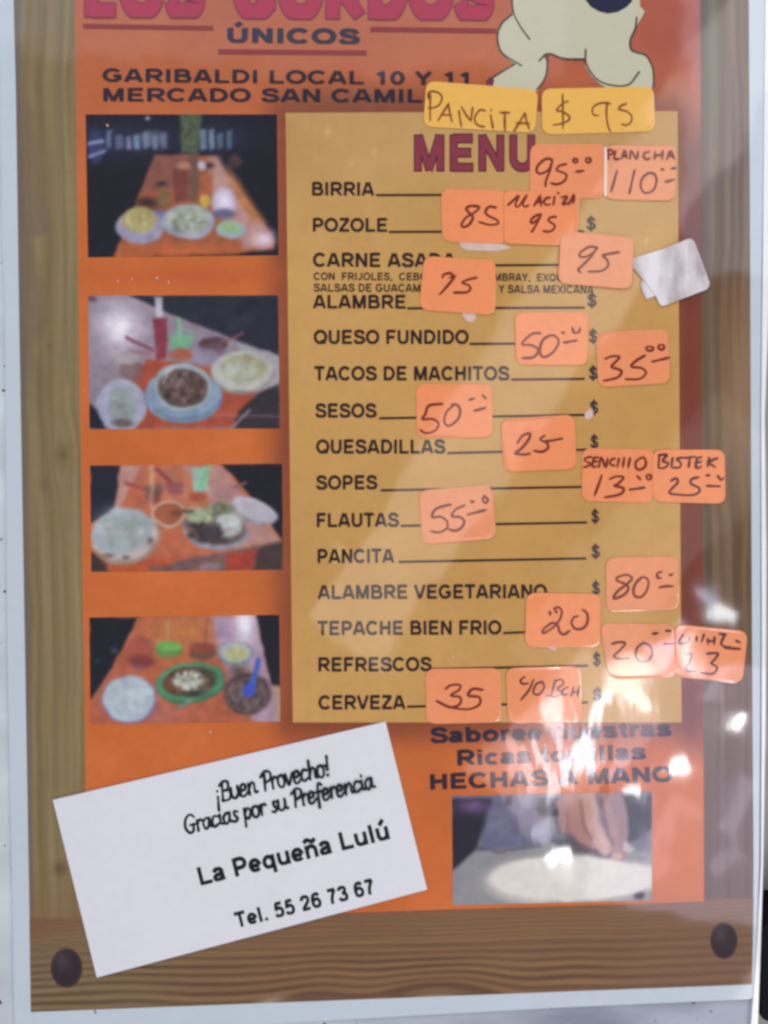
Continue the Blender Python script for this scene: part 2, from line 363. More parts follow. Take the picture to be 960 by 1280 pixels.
# ------------------------------------------------------------------ painting on print
class Paint:
    def __init__(s, X, Y, base):
        s.X, s.Y = X, Y; s.c = np.tile(np.array(base, float), (len(X), 1))
    def frame(s, ox, oy, k):
        s.x = (s.X - ox) * k; s.y = (s.Y - oy) * k; s.k = k
        if k > 1.5:                                # printed photographs: nothing in them is a perfect shape
            wx = fnoise(s.x / 42, s.y / 42, 71) * 4 + fnoise(s.x / 17, s.y / 17, 72) * 1.3
            wy = fnoise(s.x / 42, s.y / 42, 73) * 4 + fnoise(s.x / 17, s.y / 17, 74) * 1.3
            s.x = s.x + wx * (k / 3.43); s.y = s.y + wy * (k / 3.43)
        return s
    def put(s, m, col, a=1.0):
        m = (np.clip(m, 0, 1) * a)[:, None]; s.c = s.c * (1 - m) + np.array(col, float) * m; return s
    def ell(s, cx, cy, rx, ry, col, soft=6, rot=0, a=1.0):
        t = math.radians(rot); dx, dy = s.x - cx, s.y - cy
        u = (dx * math.cos(t) + dy * math.sin(t)) / rx; v = (-dx * math.sin(t) + dy * math.cos(t)) / ry
        r = np.sqrt(u * u + v * v); d = (1 - r) * min(rx, ry)
        return s.put(d / soft + 0.5, col, a)
    def blob(s, cx, cy, rx, ry, col, a=1.0):
        r = ((s.x - cx) / rx) ** 2 + ((s.y - cy) / ry) ** 2
        return s.put(np.exp(-r), col, a)
    def poly(s, pts, col, soft=6, a=1.0):
        n = len(pts); d = np.full(len(s.x), 1e9); ins = np.zeros(len(s.x), bool)
        for i in range(n):
            x1, y1 = pts[i]; x2, y2 = pts[(i + 1) % n]
            ex, ey = x2 - x1, y2 - y1; t = np.clip(((s.x - x1) * ex + (s.y - y1) * ey) / (ex * ex + ey * ey + 1e-9), 0, 1)
            d = np.minimum(d, np.hypot(s.x - x1 - ex * t, s.y - y1 - ey * t))
            c = ((y1 > s.y) != (y2 > s.y)) & (s.x < (x2 - x1) * (s.y - y1) / ((y2 - y1) + 1e-9) + x1); ins ^= c
        return s.put(np.where(ins, d, -d) / soft + 0.5, col, a)
    def line(s, pts, wd, col, soft=5, a=1.0):
        d = np.full(len(s.x), 1e9)
        for (x1, y1), (x2, y2) in zip(pts[:-1], pts[1:]):
            ex, ey = x2 - x1, y2 - y1; t = np.clip(((s.x - x1) * ex + (s.y - y1) * ey) / (ex * ex + ey * ey + 1e-9), 0, 1)
            d = np.minimum(d, np.hypot(s.x - x1 - ex * t, s.y - y1 - ey * t))
        return s.put((wd / 2 - d) / soft + 0.5, col, a)
    def chunks(s, cx, cy, rx, ry, n, cols, size, seed=1, a=.8):
        R = random.Random(seed)
        for _ in range(n):
            t = R.uniform(0, 6.28); q = math.sqrt(R.random()); c = np.array(R.choice(cols), float) * R.uniform(.85, 1.15)
            s.ell(cx + rx * q * math.cos(t), cy + ry * q * math.sin(t), size * R.uniform(.6, 1.6), size * R.uniform(.4, .9), c, size * .6, R.uniform(0, 180), a)
        return s
    def noise(s, scale, amp, seed=0, tint=(1, 1, 1), cx=None):
        n = fnoise(s.x / scale, s.y / scale, seed); m = amp
        if cx is not None:
            x, y, rx, ry = cx; m = amp * np.clip(1.4 - ((s.x - x) / rx) ** 2 - ((s.y - y) / ry) ** 2, 0, 1)
        s.c = np.clip(s.c + (n * m)[:, None] * np.array(tint)[None], 2, 250); return s

def fnoise(x, y, seed=0):
    """smooth value noise in -1..1"""
    r = np.random.default_rng(seed).uniform(-1, 1, (64, 64))
    xi = np.floor(x).astype(int); yi = np.floor(y).astype(int); fx = x - xi; fy = y - yi
    fx = fx * fx * (3 - 2 * fx); fy = fy * fy * (3 - 2 * fy)
    g = lambda a, b: r[a % 64, b % 64]
    return (g(xi, yi) * (1 - fx) + g(xi + 1, yi) * fx) * (1 - fy) + (g(xi, yi + 1) * (1 - fx) + g(xi + 1, yi + 1) * fx) * fy

# edges of the printed parts, x as a function of y (photo pixels), traced
XL = lambda y: np.interp(y, [-60, 0, 120, 400, 800, 1265], [16, 17, 20, 24, 31, 39])
XO = lambda y: np.interp(y, [-60, 0, 500, 1000, 1160], [92, 93, 100, 107, 109])
XR = lambda y: np.interp(y, [-60, 0, 600, 1130, 1160], [874, 875, 878, 880, 880])
XE = lambda y: np.interp(y, [-60, 0, 400, 800, 1080, 1260], [935, 936, 938, 940, 942, 940])

# ================================================================== SETTING
def m_table():
    m, nt, b = base_mat('painted_metal', rough=0.5, coat=0)
    N, Lk = nt.nodes, nt.links
    geo = N.new('ShaderNodeNewGeometry')
    mp = N.new('ShaderNodeMapping'); mp.inputs['Scale'].default_value = (0.35, 1, 1); Lk.new(geo.outputs['Position'], mp.inputs['Vector'])
    n = N.new('ShaderNodeTexNoise'); n.inputs['Scale'].default_value = 45; n.inputs['Detail'].default_value = 5
    Lk.new(mp.outputs['Vector'], n.inputs['Vector'])
    cr = N.new('ShaderNodeValToRGB'); cr.color_ramp.elements[0].position = .35; cr.color_ramp.elements[1].position = .7
    cr.color_ramp.elements[0].color = (*lin((180, 190, 194)), 1); cr.color_ramp.elements[1].color = (*lin((204, 216, 218)), 1)
    Lk.new(n.outputs['Fac'], cr.inputs['Fac'])
    v = N.new('ShaderNodeTexVoronoi'); v.inputs['Scale'].default_value = 240; Lk.new(geo.outputs['Position'], v.inputs['Vector'])
    n3 = N.new('ShaderNodeTexNoise'); n3.inputs['Scale'].default_value = 60; Lk.new(geo.outputs['Position'], n3.inputs['Vector'])
    mu = N.new('ShaderNodeMath'); mu.operation = 'MULTIPLY_ADD'; mu.inputs[1].default_value = -0.5; mu.inputs[2].default_value = .36
    Lk.new(n3.outputs['Fac'], mu.inputs[0])
    lt = N.new('ShaderNodeMath'); lt.operation = 'LESS_THAN'; Lk.new(v.outputs['Distance'], lt.inputs[0]); Lk.new(mu.outputs[0], lt.inputs[1])
    mx = N.new('ShaderNodeMix'); mx.data_type = 'RGBA'; Lk.new(lt.outputs[0], mx.inputs[0])
    sx = N.new('ShaderNodeSeparateXYZ'); Lk.new(geo.outputs['Position'], sx.inputs[0])
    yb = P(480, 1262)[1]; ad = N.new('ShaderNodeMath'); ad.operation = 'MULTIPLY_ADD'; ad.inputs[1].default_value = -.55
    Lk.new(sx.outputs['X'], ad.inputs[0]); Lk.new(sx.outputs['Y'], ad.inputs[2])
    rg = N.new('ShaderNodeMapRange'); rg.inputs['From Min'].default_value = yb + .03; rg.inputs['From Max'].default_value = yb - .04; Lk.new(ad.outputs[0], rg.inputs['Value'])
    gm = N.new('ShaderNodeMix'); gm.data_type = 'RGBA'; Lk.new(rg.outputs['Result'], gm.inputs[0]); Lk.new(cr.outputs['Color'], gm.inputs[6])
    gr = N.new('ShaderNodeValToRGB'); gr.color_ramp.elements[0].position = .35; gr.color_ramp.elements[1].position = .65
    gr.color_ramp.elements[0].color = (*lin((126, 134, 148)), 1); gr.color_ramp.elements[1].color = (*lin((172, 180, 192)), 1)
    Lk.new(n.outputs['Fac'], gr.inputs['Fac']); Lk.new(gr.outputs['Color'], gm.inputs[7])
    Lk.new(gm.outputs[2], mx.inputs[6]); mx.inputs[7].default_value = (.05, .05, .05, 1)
    Lk.new(mx.outputs[2], b.inputs['Base Color'])
    return m
tv, tf = poly_px([(-500, -400), (960, -400), (953, 340), (951, 520), (952, 800), (951, 1080), (946, 1180), (938, 1290), (934, 1700), (-500, 1700)], -0.022, -0.0012)
table = mesh_obj('tabletop', tv, tf, m_table()); table['kind'] = 'structure'
ev, ef = poly_px([(962, -400), (963, 200), (961, 380), (956, 520), (958, 700), (957, 900), (954, 1080), (951, 1180), (947, 1290), (944, 1700),
                  (934.5, 1700), (938.5, 1290), (946.5, 1180), (951.5, 1080), (952.5, 800), (951.5, 520), (953.5, 340), (960.5, -400)], -0.022, 0.0004)
trim = mesh_obj('edge_trim', ev, ef, flat('white_edge', (236, 242, 250), rough=.4, amt=.03), table)
fv, ff = poly_px([(-3000, -3000), (4000, -3000), (4000, 4000), (-3000, 4000)], -0.05, -0.030)
def m_floor():
    m, nt, b = base_mat('floor_tile', rough=0.6, coat=0); mottle(nt, b, lin((150, 155, 150)), scale=40, scale2=9, amt=.3); return m
floor = mesh_obj('floor', fv, ff, m_floor()); floor['kind'] = 'structure'

# dark rounded case standing beside the table edge
def build_case():
    c = empty('black_case', P(1010, 1215, -0.02), 'black rounded case poking in at the bottom right corner beyond the table edge', 'case')
    pts = []
    q = [(951, 1150), (1080, 1150), (1080, 1277), (949, 1277)]
    out = rounded(q, 14)
    m = flat('black_plastic', (12, 16, 24), rough=.7, coat=0, amt=.1)
    m.node_tree.nodes['Principled BSDF'].inputs['Specular IOR Level'].default_value = 0.1
    v, f = poly_px([tuple(p) for p in out], -0.0299, -0.004)
    mesh_obj('shell', v, f, m, c)
    o2 = [tuple(np.array([1015, 1213]) + (np.array(p) - [1015, 1213]) * .97) for p in out]
    v, f = poly_px(o2, -0.004, -0.0034)
    mesh_obj('lid', v, f, m, c)
build_case()

# ================================================================== MENU
menu = empty('restaurant_menu', P(480, 640, 0),
             'large orange laminated restaurant menu with printed wood frame and food photos on a pale table', 'menu')
sv, sf = poly_px([(-12, -260), (-4, -60), (0, 100), (3, 300), (6, 400), (9, 800), (16, 1160), (18, 1296), (320, 1281), (500, 1270.5), (700, 1259.5),
                  (938, 1249), (944, 1245), (945, 1200), (949, 1080), (950.5, 800), (950, 520), (952, 340), (957, 0), (958, -260)], -0.0010, 0.0)
sheet = mesh_obj('white_sheet', sv, sf, flat('white_paper', (192, 205, 213), amt=.03), menu)

def wood_left(X, Y):
    p = Paint(X, Y, (130, 114, 76)).frame(0, 0, 1)
    u = (X - XL(Y)) / (XO(Y) - XL(Y))
    wv = 4 * fnoise(Y / 160, Y * 0, 3) + 2 * fnoise(Y / 50, Y * 0 + 3.3, 4)
    kx = lambda cx, cy, r: (np.exp(-((X - cx) / r) ** 2 - ((Y - cy) / (r * 1.8)) ** 2))
    bend = 10 * np.sign(X - 78) * kx(78, 570, 16) + 7 * np.sign(X - 34) * kx(34, 765, 12)
    g = (X - XL(Y) + wv - bend) 
    g1 = fnoise(g / 7.0, Y / 260, 11); g2 = fnoise(g / 2.6, Y / 120, 12)
    p.c += (g1 * 13 + g2 * 6)[:, None] * np.array([1, 1, .9])
    # darker, redder heartwood tongues down the outer side
    edge = np.interp(Y, [-60, 90, 160, 290, 300, 400, 440, 470, 545, 640, 700, 800], [24, 27, 45, 60, 38, 62, 44, 58, 62, 36, 40, 30]) + 3 * fnoise(Y / 20, Y * 0, 9)
    m = np.clip((edge - X) / 12 + .5, 0, 1) * np.clip((560 - Y) / 120, 0.12, 1)
    p.put(m, (112, 96, 78), .6)
    p.put(np.exp(-((X - XL(Y) - 3) / 4) ** 2), (104, 92, 92), .6)
    p.put(np.exp(-((X - (75 + 10 * (Y - 0) / 500)) / 2.2) ** 2) * (Y < 480), (112, 104, 78), .6)
    p.put(np.exp(-((X - (48 + .05 * (Y - 900))) / 2.5) ** 2) * (Y > 850), (110, 98, 70), .5)
    p.put(np.exp(-((X - (66 + .02 * (Y - 700))) / 2.) ** 2) * (Y > 640), (112, 100, 72), .5)
    p.blob(78, 568, 12, 15, (118, 98, 62), .85).blob(78, 568, 5, 6, (104, 84, 54), .6).blob(56, 606, 6, 9, (108, 90, 60), .6)
    p.blob(34, 765, 6, 15, (104, 98, 82), .7).blob(75, 1086, 8, 8, (92, 68, 46), .85).blob(62, 433, 4, 6, (112, 92, 62), .6)
    p.put(np.clip((Y - 1060) / 90, 0, 1), (128, 96, 64), .55)
    p.put(np.clip((Y - 1146) / 5, 0, 1), (112, 74, 50), .6)
    p.put(np.clip((90 - Y) / 200, 0, 1), (128, 126, 108), .5)
    return p.c
def wood_right(X, Y):
    p = Paint(X, Y, (106, 82, 58)).frame(0, 0, 1)
    wv = 5 * fnoise(Y / 190, Y * 0, 23) + 2 * fnoise(Y / 60, Y * 0 + 3.3, 24)
    g = X - XR(Y) + wv + 6 * np.exp(-((Y - 600) / 90) ** 2) * np.sin((X - 880) / 14)
    g1 = fnoise(g / 5.0, Y / 240, 31); g2 = fnoise(g / 2.2, Y / 150, 32)
    p.c += (g1 * 17 + g2 * 8)[:, None]
    p.blob(925, 500, 22, 120, (150, 122, 86), .75)
    p.put(np.exp(-((X - XR(Y) - 6) / 7) ** 2), (84, 68, 54), .5)
    p.blob(892, 60, 10, 100, (112, 108, 80), .8)
    p.put(np.clip((Y - 880) / 120, 0, 1), (92, 72, 66), .6)
    return p.c
def wood_bottom(X, Y):
    yl = 1150 - 28 * (X - 36) / 905            # top line of the rail
    v = Y - yl
    w = 12 * np.exp(-((X - 395) / 60) ** 2) * np.clip((v - 40) / 60, 0, 1) * -1
    w += 24 * np.exp(-((X - 545) / 70) ** 2) * np.clip((v - 50) / 50, 0, 1) * -1
    w += -16 * np.clip((240 - X) / 200, 0, 1) * (v / 110) + 5 * fnoise(X / 170, X * 0, 41) + 2 * fnoise(X / 60, v / 40, 42)
    ph = (v - w)
    fr = np.interp(ph, [0, 40, 80, 130], [6.5, 7.5, 11, 14])
    a = np.sin(2 * np.pi * ph / 11.5 + 1.6 * fnoise(X / 260, ph / 30, 43)) * .5 + .5
    b = np.sin(2 * np.pi * ph / 5.3 + 2 * fnoise(X / 200, ph / 14, 47)) * .5 + .5
    base = Paint(X, Y, (142, 106, 68)).frame(0, 0, 1)
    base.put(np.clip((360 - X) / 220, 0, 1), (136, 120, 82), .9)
    lo = np.clip((v - 30) / 30, 0, 1)
    base.put(np.clip(a * 1.5 - .35, 0, 1) * lo * (.75 + .25 * fnoise(X / 90, ph / 12, 61)) + b ** 3 * .5 * (1 - lo), (74, 50, 34), .82)
    base.put(fnoise(X / 46, ph / 2.2, 44) * .5 + .5, (112, 84, 60), .35)
    base.put(fnoise(X / 150, ph / 9, 62) * .5 + .5, (104, 78, 58), .35)
    # swirl near the bottom middle
    r = np.hypot((X - 548) / 2.6, (Y - 1256))
    base.put(np.exp(-((r - 24) / 5) ** 2) * (Y > 1205), (92, 64, 44), .8).put(np.exp(-(r / 13) ** 2), (176, 160, 128), .85)
    base.put(np.exp(-((X - 395) / 55) ** 2 - ((Y - 1252) / 13) ** 2), (98, 70, 58), .85)
    base.put(np.exp(-((X - 335) / 22) ** 2 - ((Y - 1252 + (X - 335) * .25) / 5) ** 2), (172, 158, 128), .7)
    base.put(np.clip((95 - X) / 60, 0, 1) * np.clip((1190 - Y) / 30, 0, 1), (112, 74, 52), .5)
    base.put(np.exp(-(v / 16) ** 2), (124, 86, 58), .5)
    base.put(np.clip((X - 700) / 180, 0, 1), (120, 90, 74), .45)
    return base.c
plL = grid('wood_plank', [(17, -120), (93, -120), (109, 1152), (37, 1152)], 2.2, 0.0001, wood_left, menu, left=XL, right=XO)
plR = grid('wood_plank', [(875, -120), (936, -120), (942, 1122), (880, 1124)], 2.2, 0.0001, wood_right, menu, left=XR, right=XE)
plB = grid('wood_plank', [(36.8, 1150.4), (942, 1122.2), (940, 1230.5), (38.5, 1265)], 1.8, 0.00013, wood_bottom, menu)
def bolt(cx, cy, rx, ry, par):
    n = 40; V = []
    a = np.linspace(0, 2 * np.pi, n, endpoint=False)
    rings = [0.0, .35, .6, .8, .92, 1.0]
    C, xs, ys = [], [], []
    for r in rings:
        for t in a:
            xs.append(cx + rx * r * math.cos(t)); ys.append(cy + ry * r * math.sin(t))
            hl = math.exp(-(((r * math.cos(t) + .25) / .5) ** 2 + ((r * math.sin(t) + .35) / .5) ** 2))
            e = max(0, (r - .85) / .15)
            C.append(np.array([44, 34, 38]) * (1 - e) + np.array([78, 58, 48]) * e + hl * np.array([26, 24, 26]))
    F = []
    for k in range(len(rings) - 1):
        for i in range(n):
            j = (i + 1) % n; F.append([k * n + i, (k + 1) * n + i, (k + 1) * n + j, k * n + j][::-1])
    W = P(xs, ys, 0.00022)
    mesh_obj('bolt_head', W, F, printed(), par, colors=lin(np.array(C)))
bolt(83, 1210, 20, 25, plB); bolt(905, 1176, 17, 23, plB)

# orange ground of the print
PQ = [(357, 141), (847, 139), (852, 903), (366, 903)]
def sd_box(X, Y):
    xl = np.interp(Y, [141, 903], [357, 366]); xr = np.interp(Y, [139, 903], [847, 852])
    dx = np.maximum(xl - X, X - xr); dy = np.maximum(140 - Y, Y - 903)
    return np.hypot(np.maximum(dx, 0), np.maximum(dy, 0)) + np.minimum(np.maximum(dx, dy), 0)
def orange(X, Y):
    p = Paint(X, Y, (200, 106, 48)).frame(0, 0, 1)
    p.put(np.clip((300 - Y) / 300, 0, 1), (172, 98, 68), .8)  # pinkish haze over the top is mixed into the orange colour
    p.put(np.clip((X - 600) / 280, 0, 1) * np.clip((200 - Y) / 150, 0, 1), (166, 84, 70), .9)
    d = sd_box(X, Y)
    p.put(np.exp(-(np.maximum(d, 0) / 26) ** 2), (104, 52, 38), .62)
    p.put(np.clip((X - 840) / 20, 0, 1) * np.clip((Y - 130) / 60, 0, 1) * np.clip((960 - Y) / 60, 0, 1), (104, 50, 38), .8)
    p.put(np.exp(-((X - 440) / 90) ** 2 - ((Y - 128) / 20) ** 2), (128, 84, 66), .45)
    p.put(np.exp(-((X - 225) / 130) ** 2 - ((Y - 345) / 12) ** 2), (186, 84, 44), .5)
    p.noise(60, 5, 3, (1, .8, .6)); p.noise(14, 2, 5)
    return p.c
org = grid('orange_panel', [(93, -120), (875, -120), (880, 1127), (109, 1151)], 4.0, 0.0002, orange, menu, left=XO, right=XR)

def tan(X, Y):
    p = Paint(X, Y, (196, 152, 84)).frame(0, 0, 1)
    p.put(np.clip((330 - Y) / 200, 0, 1), (184, 148, 96), .6)
    p.noise(90, 5, 8); p.noise(20, 2.5, 9)
    for (x, y, r) in [(410, 165, 4), (468, 190, 3), (808, 300, 3), (440, 205, 2), (820, 420, 3), (425, 690, 9), (420, 700, 5)]:
        p.blob(x, y, r, r, (226, 198, 140), .5)
    return p.c
panel = grid('menu_panel', PQ, 4.0, 0.0003, tan, menu)

# ------------------------------------------------------------------ printed food photographs
def photo1(X, Y):
    p = Paint(X, Y, (20, 20, 32)).frame(90, 0, 2.4)
    p.blob(150, 420, 200, 60, (44, 46, 76), .8).blob(440, 410, 120, 50, (44, 46, 76), .7)
    rr = random.Random(4)
    for x0, x1, y0 in ((104, 282, 392), (384, 492, 386)):
        x = x0
        while x < x1:
            wd_ = rr.uniform(12, 24); h0 = y0 + rr.uniform(-4, 14); br = rr.uniform(.5, 1)
            p.poly([(x, h0 + 4), (x + wd_, h0), (x + wd_ + 2, 446 + rr.uniform(-6, 4)), (x + 2, 450)], (142 + rr.uniform(-20, 20), 160 + rr.uniform(-10, 20), 200), 7, .85 * br); x += wd_ + rr.uniform(6, 13)
    p.ell(240, 415, 40, 22, (118, 136, 166), 20, 0, .6)
    p.ell(72, 440, 26, 50, (54, 58, 110), 8); p.line([(48, 430), (95, 425)], 9, (150, 160, 200)); p.line([(50, 470), (100, 455)], 9, (140, 150, 196))
    p.poly([(322, 343), (390, 343), (380, 462), (330, 460)], (78, 92, 66), 8); p.noise(9, 22, 2, cx=(355, 400, 34, 60))
    p.poly([(250, 465), (430, 465), (612, 722), (605, 748), (455, 762), (125, 775), (200, 585)], (172, 92, 52), 6)
    p.poly([(250, 465), (380, 465), (360, 560), (205, 580)], (140, 84, 74), 14, .8)
    p.poly([(408, 470), (440, 470), (520, 620), (604, 700), (602, 746), (510, 746), (500, 700), (425, 600)], (196, 160, 160), 26, .75); p.poly([(470, 500), (580, 665), (540, 670), (480, 560)], (196, 124, 66), 20, .8)
    p.blob(578, 718, 30, 22, (238, 214, 236), .9)
    p.poly([(125, 775), (140, 730), (510, 735), (500, 760)], (198, 100, 50), 12)
    p.blob(270, 550, 16, 8, (40, 34, 34)).blob(412, 494, 16, 9, (36, 34, 36)).blob(225, 608, 36, 17, (48, 36, 34)).blob(362, 550, 10, 8, (50, 40, 60))
    p.poly([(305, 505), (345, 490), (348, 600), (305, 605)], (128, 62, 52), 8); p.poly([(350, 470), (378, 470), (380, 600), (348, 600)], (120, 84, 66), 8)
    p.poly([(385, 530), (422, 525), (415, 600), (390, 600)], (180, 96, 60), 8); p.poly([(262, 570), (295, 570), (290, 620), (262, 618)], (130, 100, 60), 8)
    p.ell(335, 498, 22, 12, (190, 130, 100), 6); p.ell(388, 495, 13, 14, (190, 190, 205), 6); p.ell(490, 485, 20, 20, (70, 50, 52), 8)
    p.ell(455, 610, 34, 46, (196, 182, 208), 14); p.blob(452, 600, 20, 26, (238, 230, 246)); p.ell(455, 640, 32, 16, (80, 80, 120), 10, 0, .8)
    p.ell(400, 603, 16, 18, (220, 180, 60), 6)
    p.ell(255, 660, 40, 32, (120, 116, 150), 8); p.ell(205, 680, 74, 52, (156, 152, 178), 6); p.ell(202, 660, 54, 38, (182, 172, 110), 8); p.noise(12, 10, 5, cx=(200, 665, 60, 40))
    p.ell(350, 664, 79, 53, (160, 168, 186), 6); p.ell(350, 658, 64, 42, (166, 180, 160), 8); p.noise(14, 22, 6, cx=(345, 655, 66, 42)); p.blob(318, 680, 16, 18, (110, 116, 104), .8)
    p.chunks(350, 657, 52, 32, 34, [(188, 194, 176), (150, 166, 140), (112, 116, 98), (204, 206, 196)], 9, 1, .6)
    p.chunks(202, 660, 42, 28, 22, [(196, 188, 120), (170, 156, 92), (206, 198, 140)], 9, 2, .6)
    p.ell(476, 690, 44, 27, (150, 176, 190), 6); p.ell(474, 684, 32, 17, (150, 190, 130), 6)
    p.blob(226, 354, 6, 6, (220, 225, 240)); p.noise(12, 3, 7)
    return p.c
def photo2(X, Y):
    p = Paint(X, Y, (146, 132, 146)).frame(90, 340, 3.4286)
    p.blob(205, 230, 130, 130, (186, 172, 190)).blob(205, 235, 62, 76, (250, 246, 252), .95)
    p.poly([(240, 100), (890, 98), (890, 362), (640, 265), (420, 178)], (36, 40, 54), 8); p.noise(40, 7, 3, cx=(680, 180, 200, 100))
    p.poly([(700, 300), (890, 360), (890, 485), (820, 500)], (168, 164, 168), 10)
    p.poly([(320, 375), (600, 395), (640, 500), (790, 520), (690, 668), (270, 672), (300, 560), (250, 460)], (178, 76, 48), 12)
    p.poly([(890, 480), (800, 520), (720, 590), (690, 670), (890, 674)], (52, 44, 52), 8); p.line([(760, 590), (690, 668)], 10, (150, 140, 160))
    p.poly([(70, 560), (110, 600), (145, 672), (70, 672)], (28, 30, 44), 8)
    p.ell(85, 115, 22, 12, (120, 70, 80), 10)
    p.poly([(352, 105), (385, 105), (392, 195), (362, 195)], (190, 186, 200), 8); p.poly([(348, 196), (410, 196), (405, 372), (360, 380)], (146, 52, 66), 8)
    p.line([(232, 280), (345, 335)], 13, (126, 60, 76), 6); p.line([(250, 350), (350, 345)], 26, (150, 100, 110), 14, .7)
    p.poly([(415, 270), (530, 265), (505, 330), (425, 332)], (112, 176, 134), 10); p.line([(455, 200), (462, 290)], 14, (120, 200, 140), 8); p.line([(450, 240), (520, 250)], 10, (150, 190, 160), 8, .7)
    p.ell(468, 352, 50, 24, (176, 98, 70), 8)
    p.ell(606, 308, 62, 30, (86, 60, 68), 8); p.ell(604, 330, 50, 26, (120, 84, 96), 10, 0, .8); p.line([(640, 300), (730, 262)], 9, (150, 80, 96), 5)
    p.ell(580, 370, 50, 40, (150, 150, 180), 14, 0, .6); p.ell(240, 385, 66, 42, (160, 146, 150), 8); p.ell(255, 420, 50, 56, (130, 96, 98), 14, 0, .8); p.ell(240, 372, 54, 22, (176, 166, 168), 10)
    p.ell(728, 432, 134, 92, (150, 140, 130), 8); p.ell(728, 422, 130, 86, (186, 190, 178), 8); p.ell(735, 412, 100, 60, (164, 166, 132), 12); p.ell(720, 425, 70, 42, (184, 194, 178), 16)
    p.ell(212, 572, 108, 112, (166, 170, 192), 8, -12); p.ell(214, 575, 62, 82, (150, 164, 162), 12); p.ell(216, 648, 46, 18, (104, 92, 88), 12)
    p.ell(478, 535, 166, 112, (112, 140, 168), 8); p.ell(475, 520, 160, 100, (134, 160, 184), 8); p.ell(475, 492, 124, 102, (176, 188, 186), 7); p.ell(478, 488, 128, 96, (126, 152, 170), 5, 0, .35)
    p.ell(476, 498, 108, 82, (96, 78, 70), 8); p.noise(16, 30, 8, (1, .9, .8), cx=(476, 498, 108, 82)); p.ell(440, 470, 60, 34, (140, 112, 104), 20, 0, .7)
    p.chunks(476, 498, 88, 64, 60, [(128, 98, 84), (74, 56, 52), (150, 120, 106), (96, 72, 62), (58, 44, 44)], 13, 3, .75)
    p.chunks(735, 412, 84, 48, 20, [(170, 172, 130), (192, 196, 170), (146, 150, 112)], 15, 4, .4); p.line([(392, 470), (410, 430), (450, 404)], 6, (214, 222, 226), 5, .7); p.line([(330, 560), (350, 600), (400, 628)], 7, (176, 196, 212), 6, .6)
    p.chunks(212, 575, 44, 56, 14, [(168, 178, 170), (134, 146, 140)], 14, 5, .4); p.blob(740, 500, 60, 6, (214, 212, 204), .5)
    p.line([(600, 610), (890, 622)], 8, (220, 160, 150), 10, .4); p.noise(12, 3, 9)
    return p.c
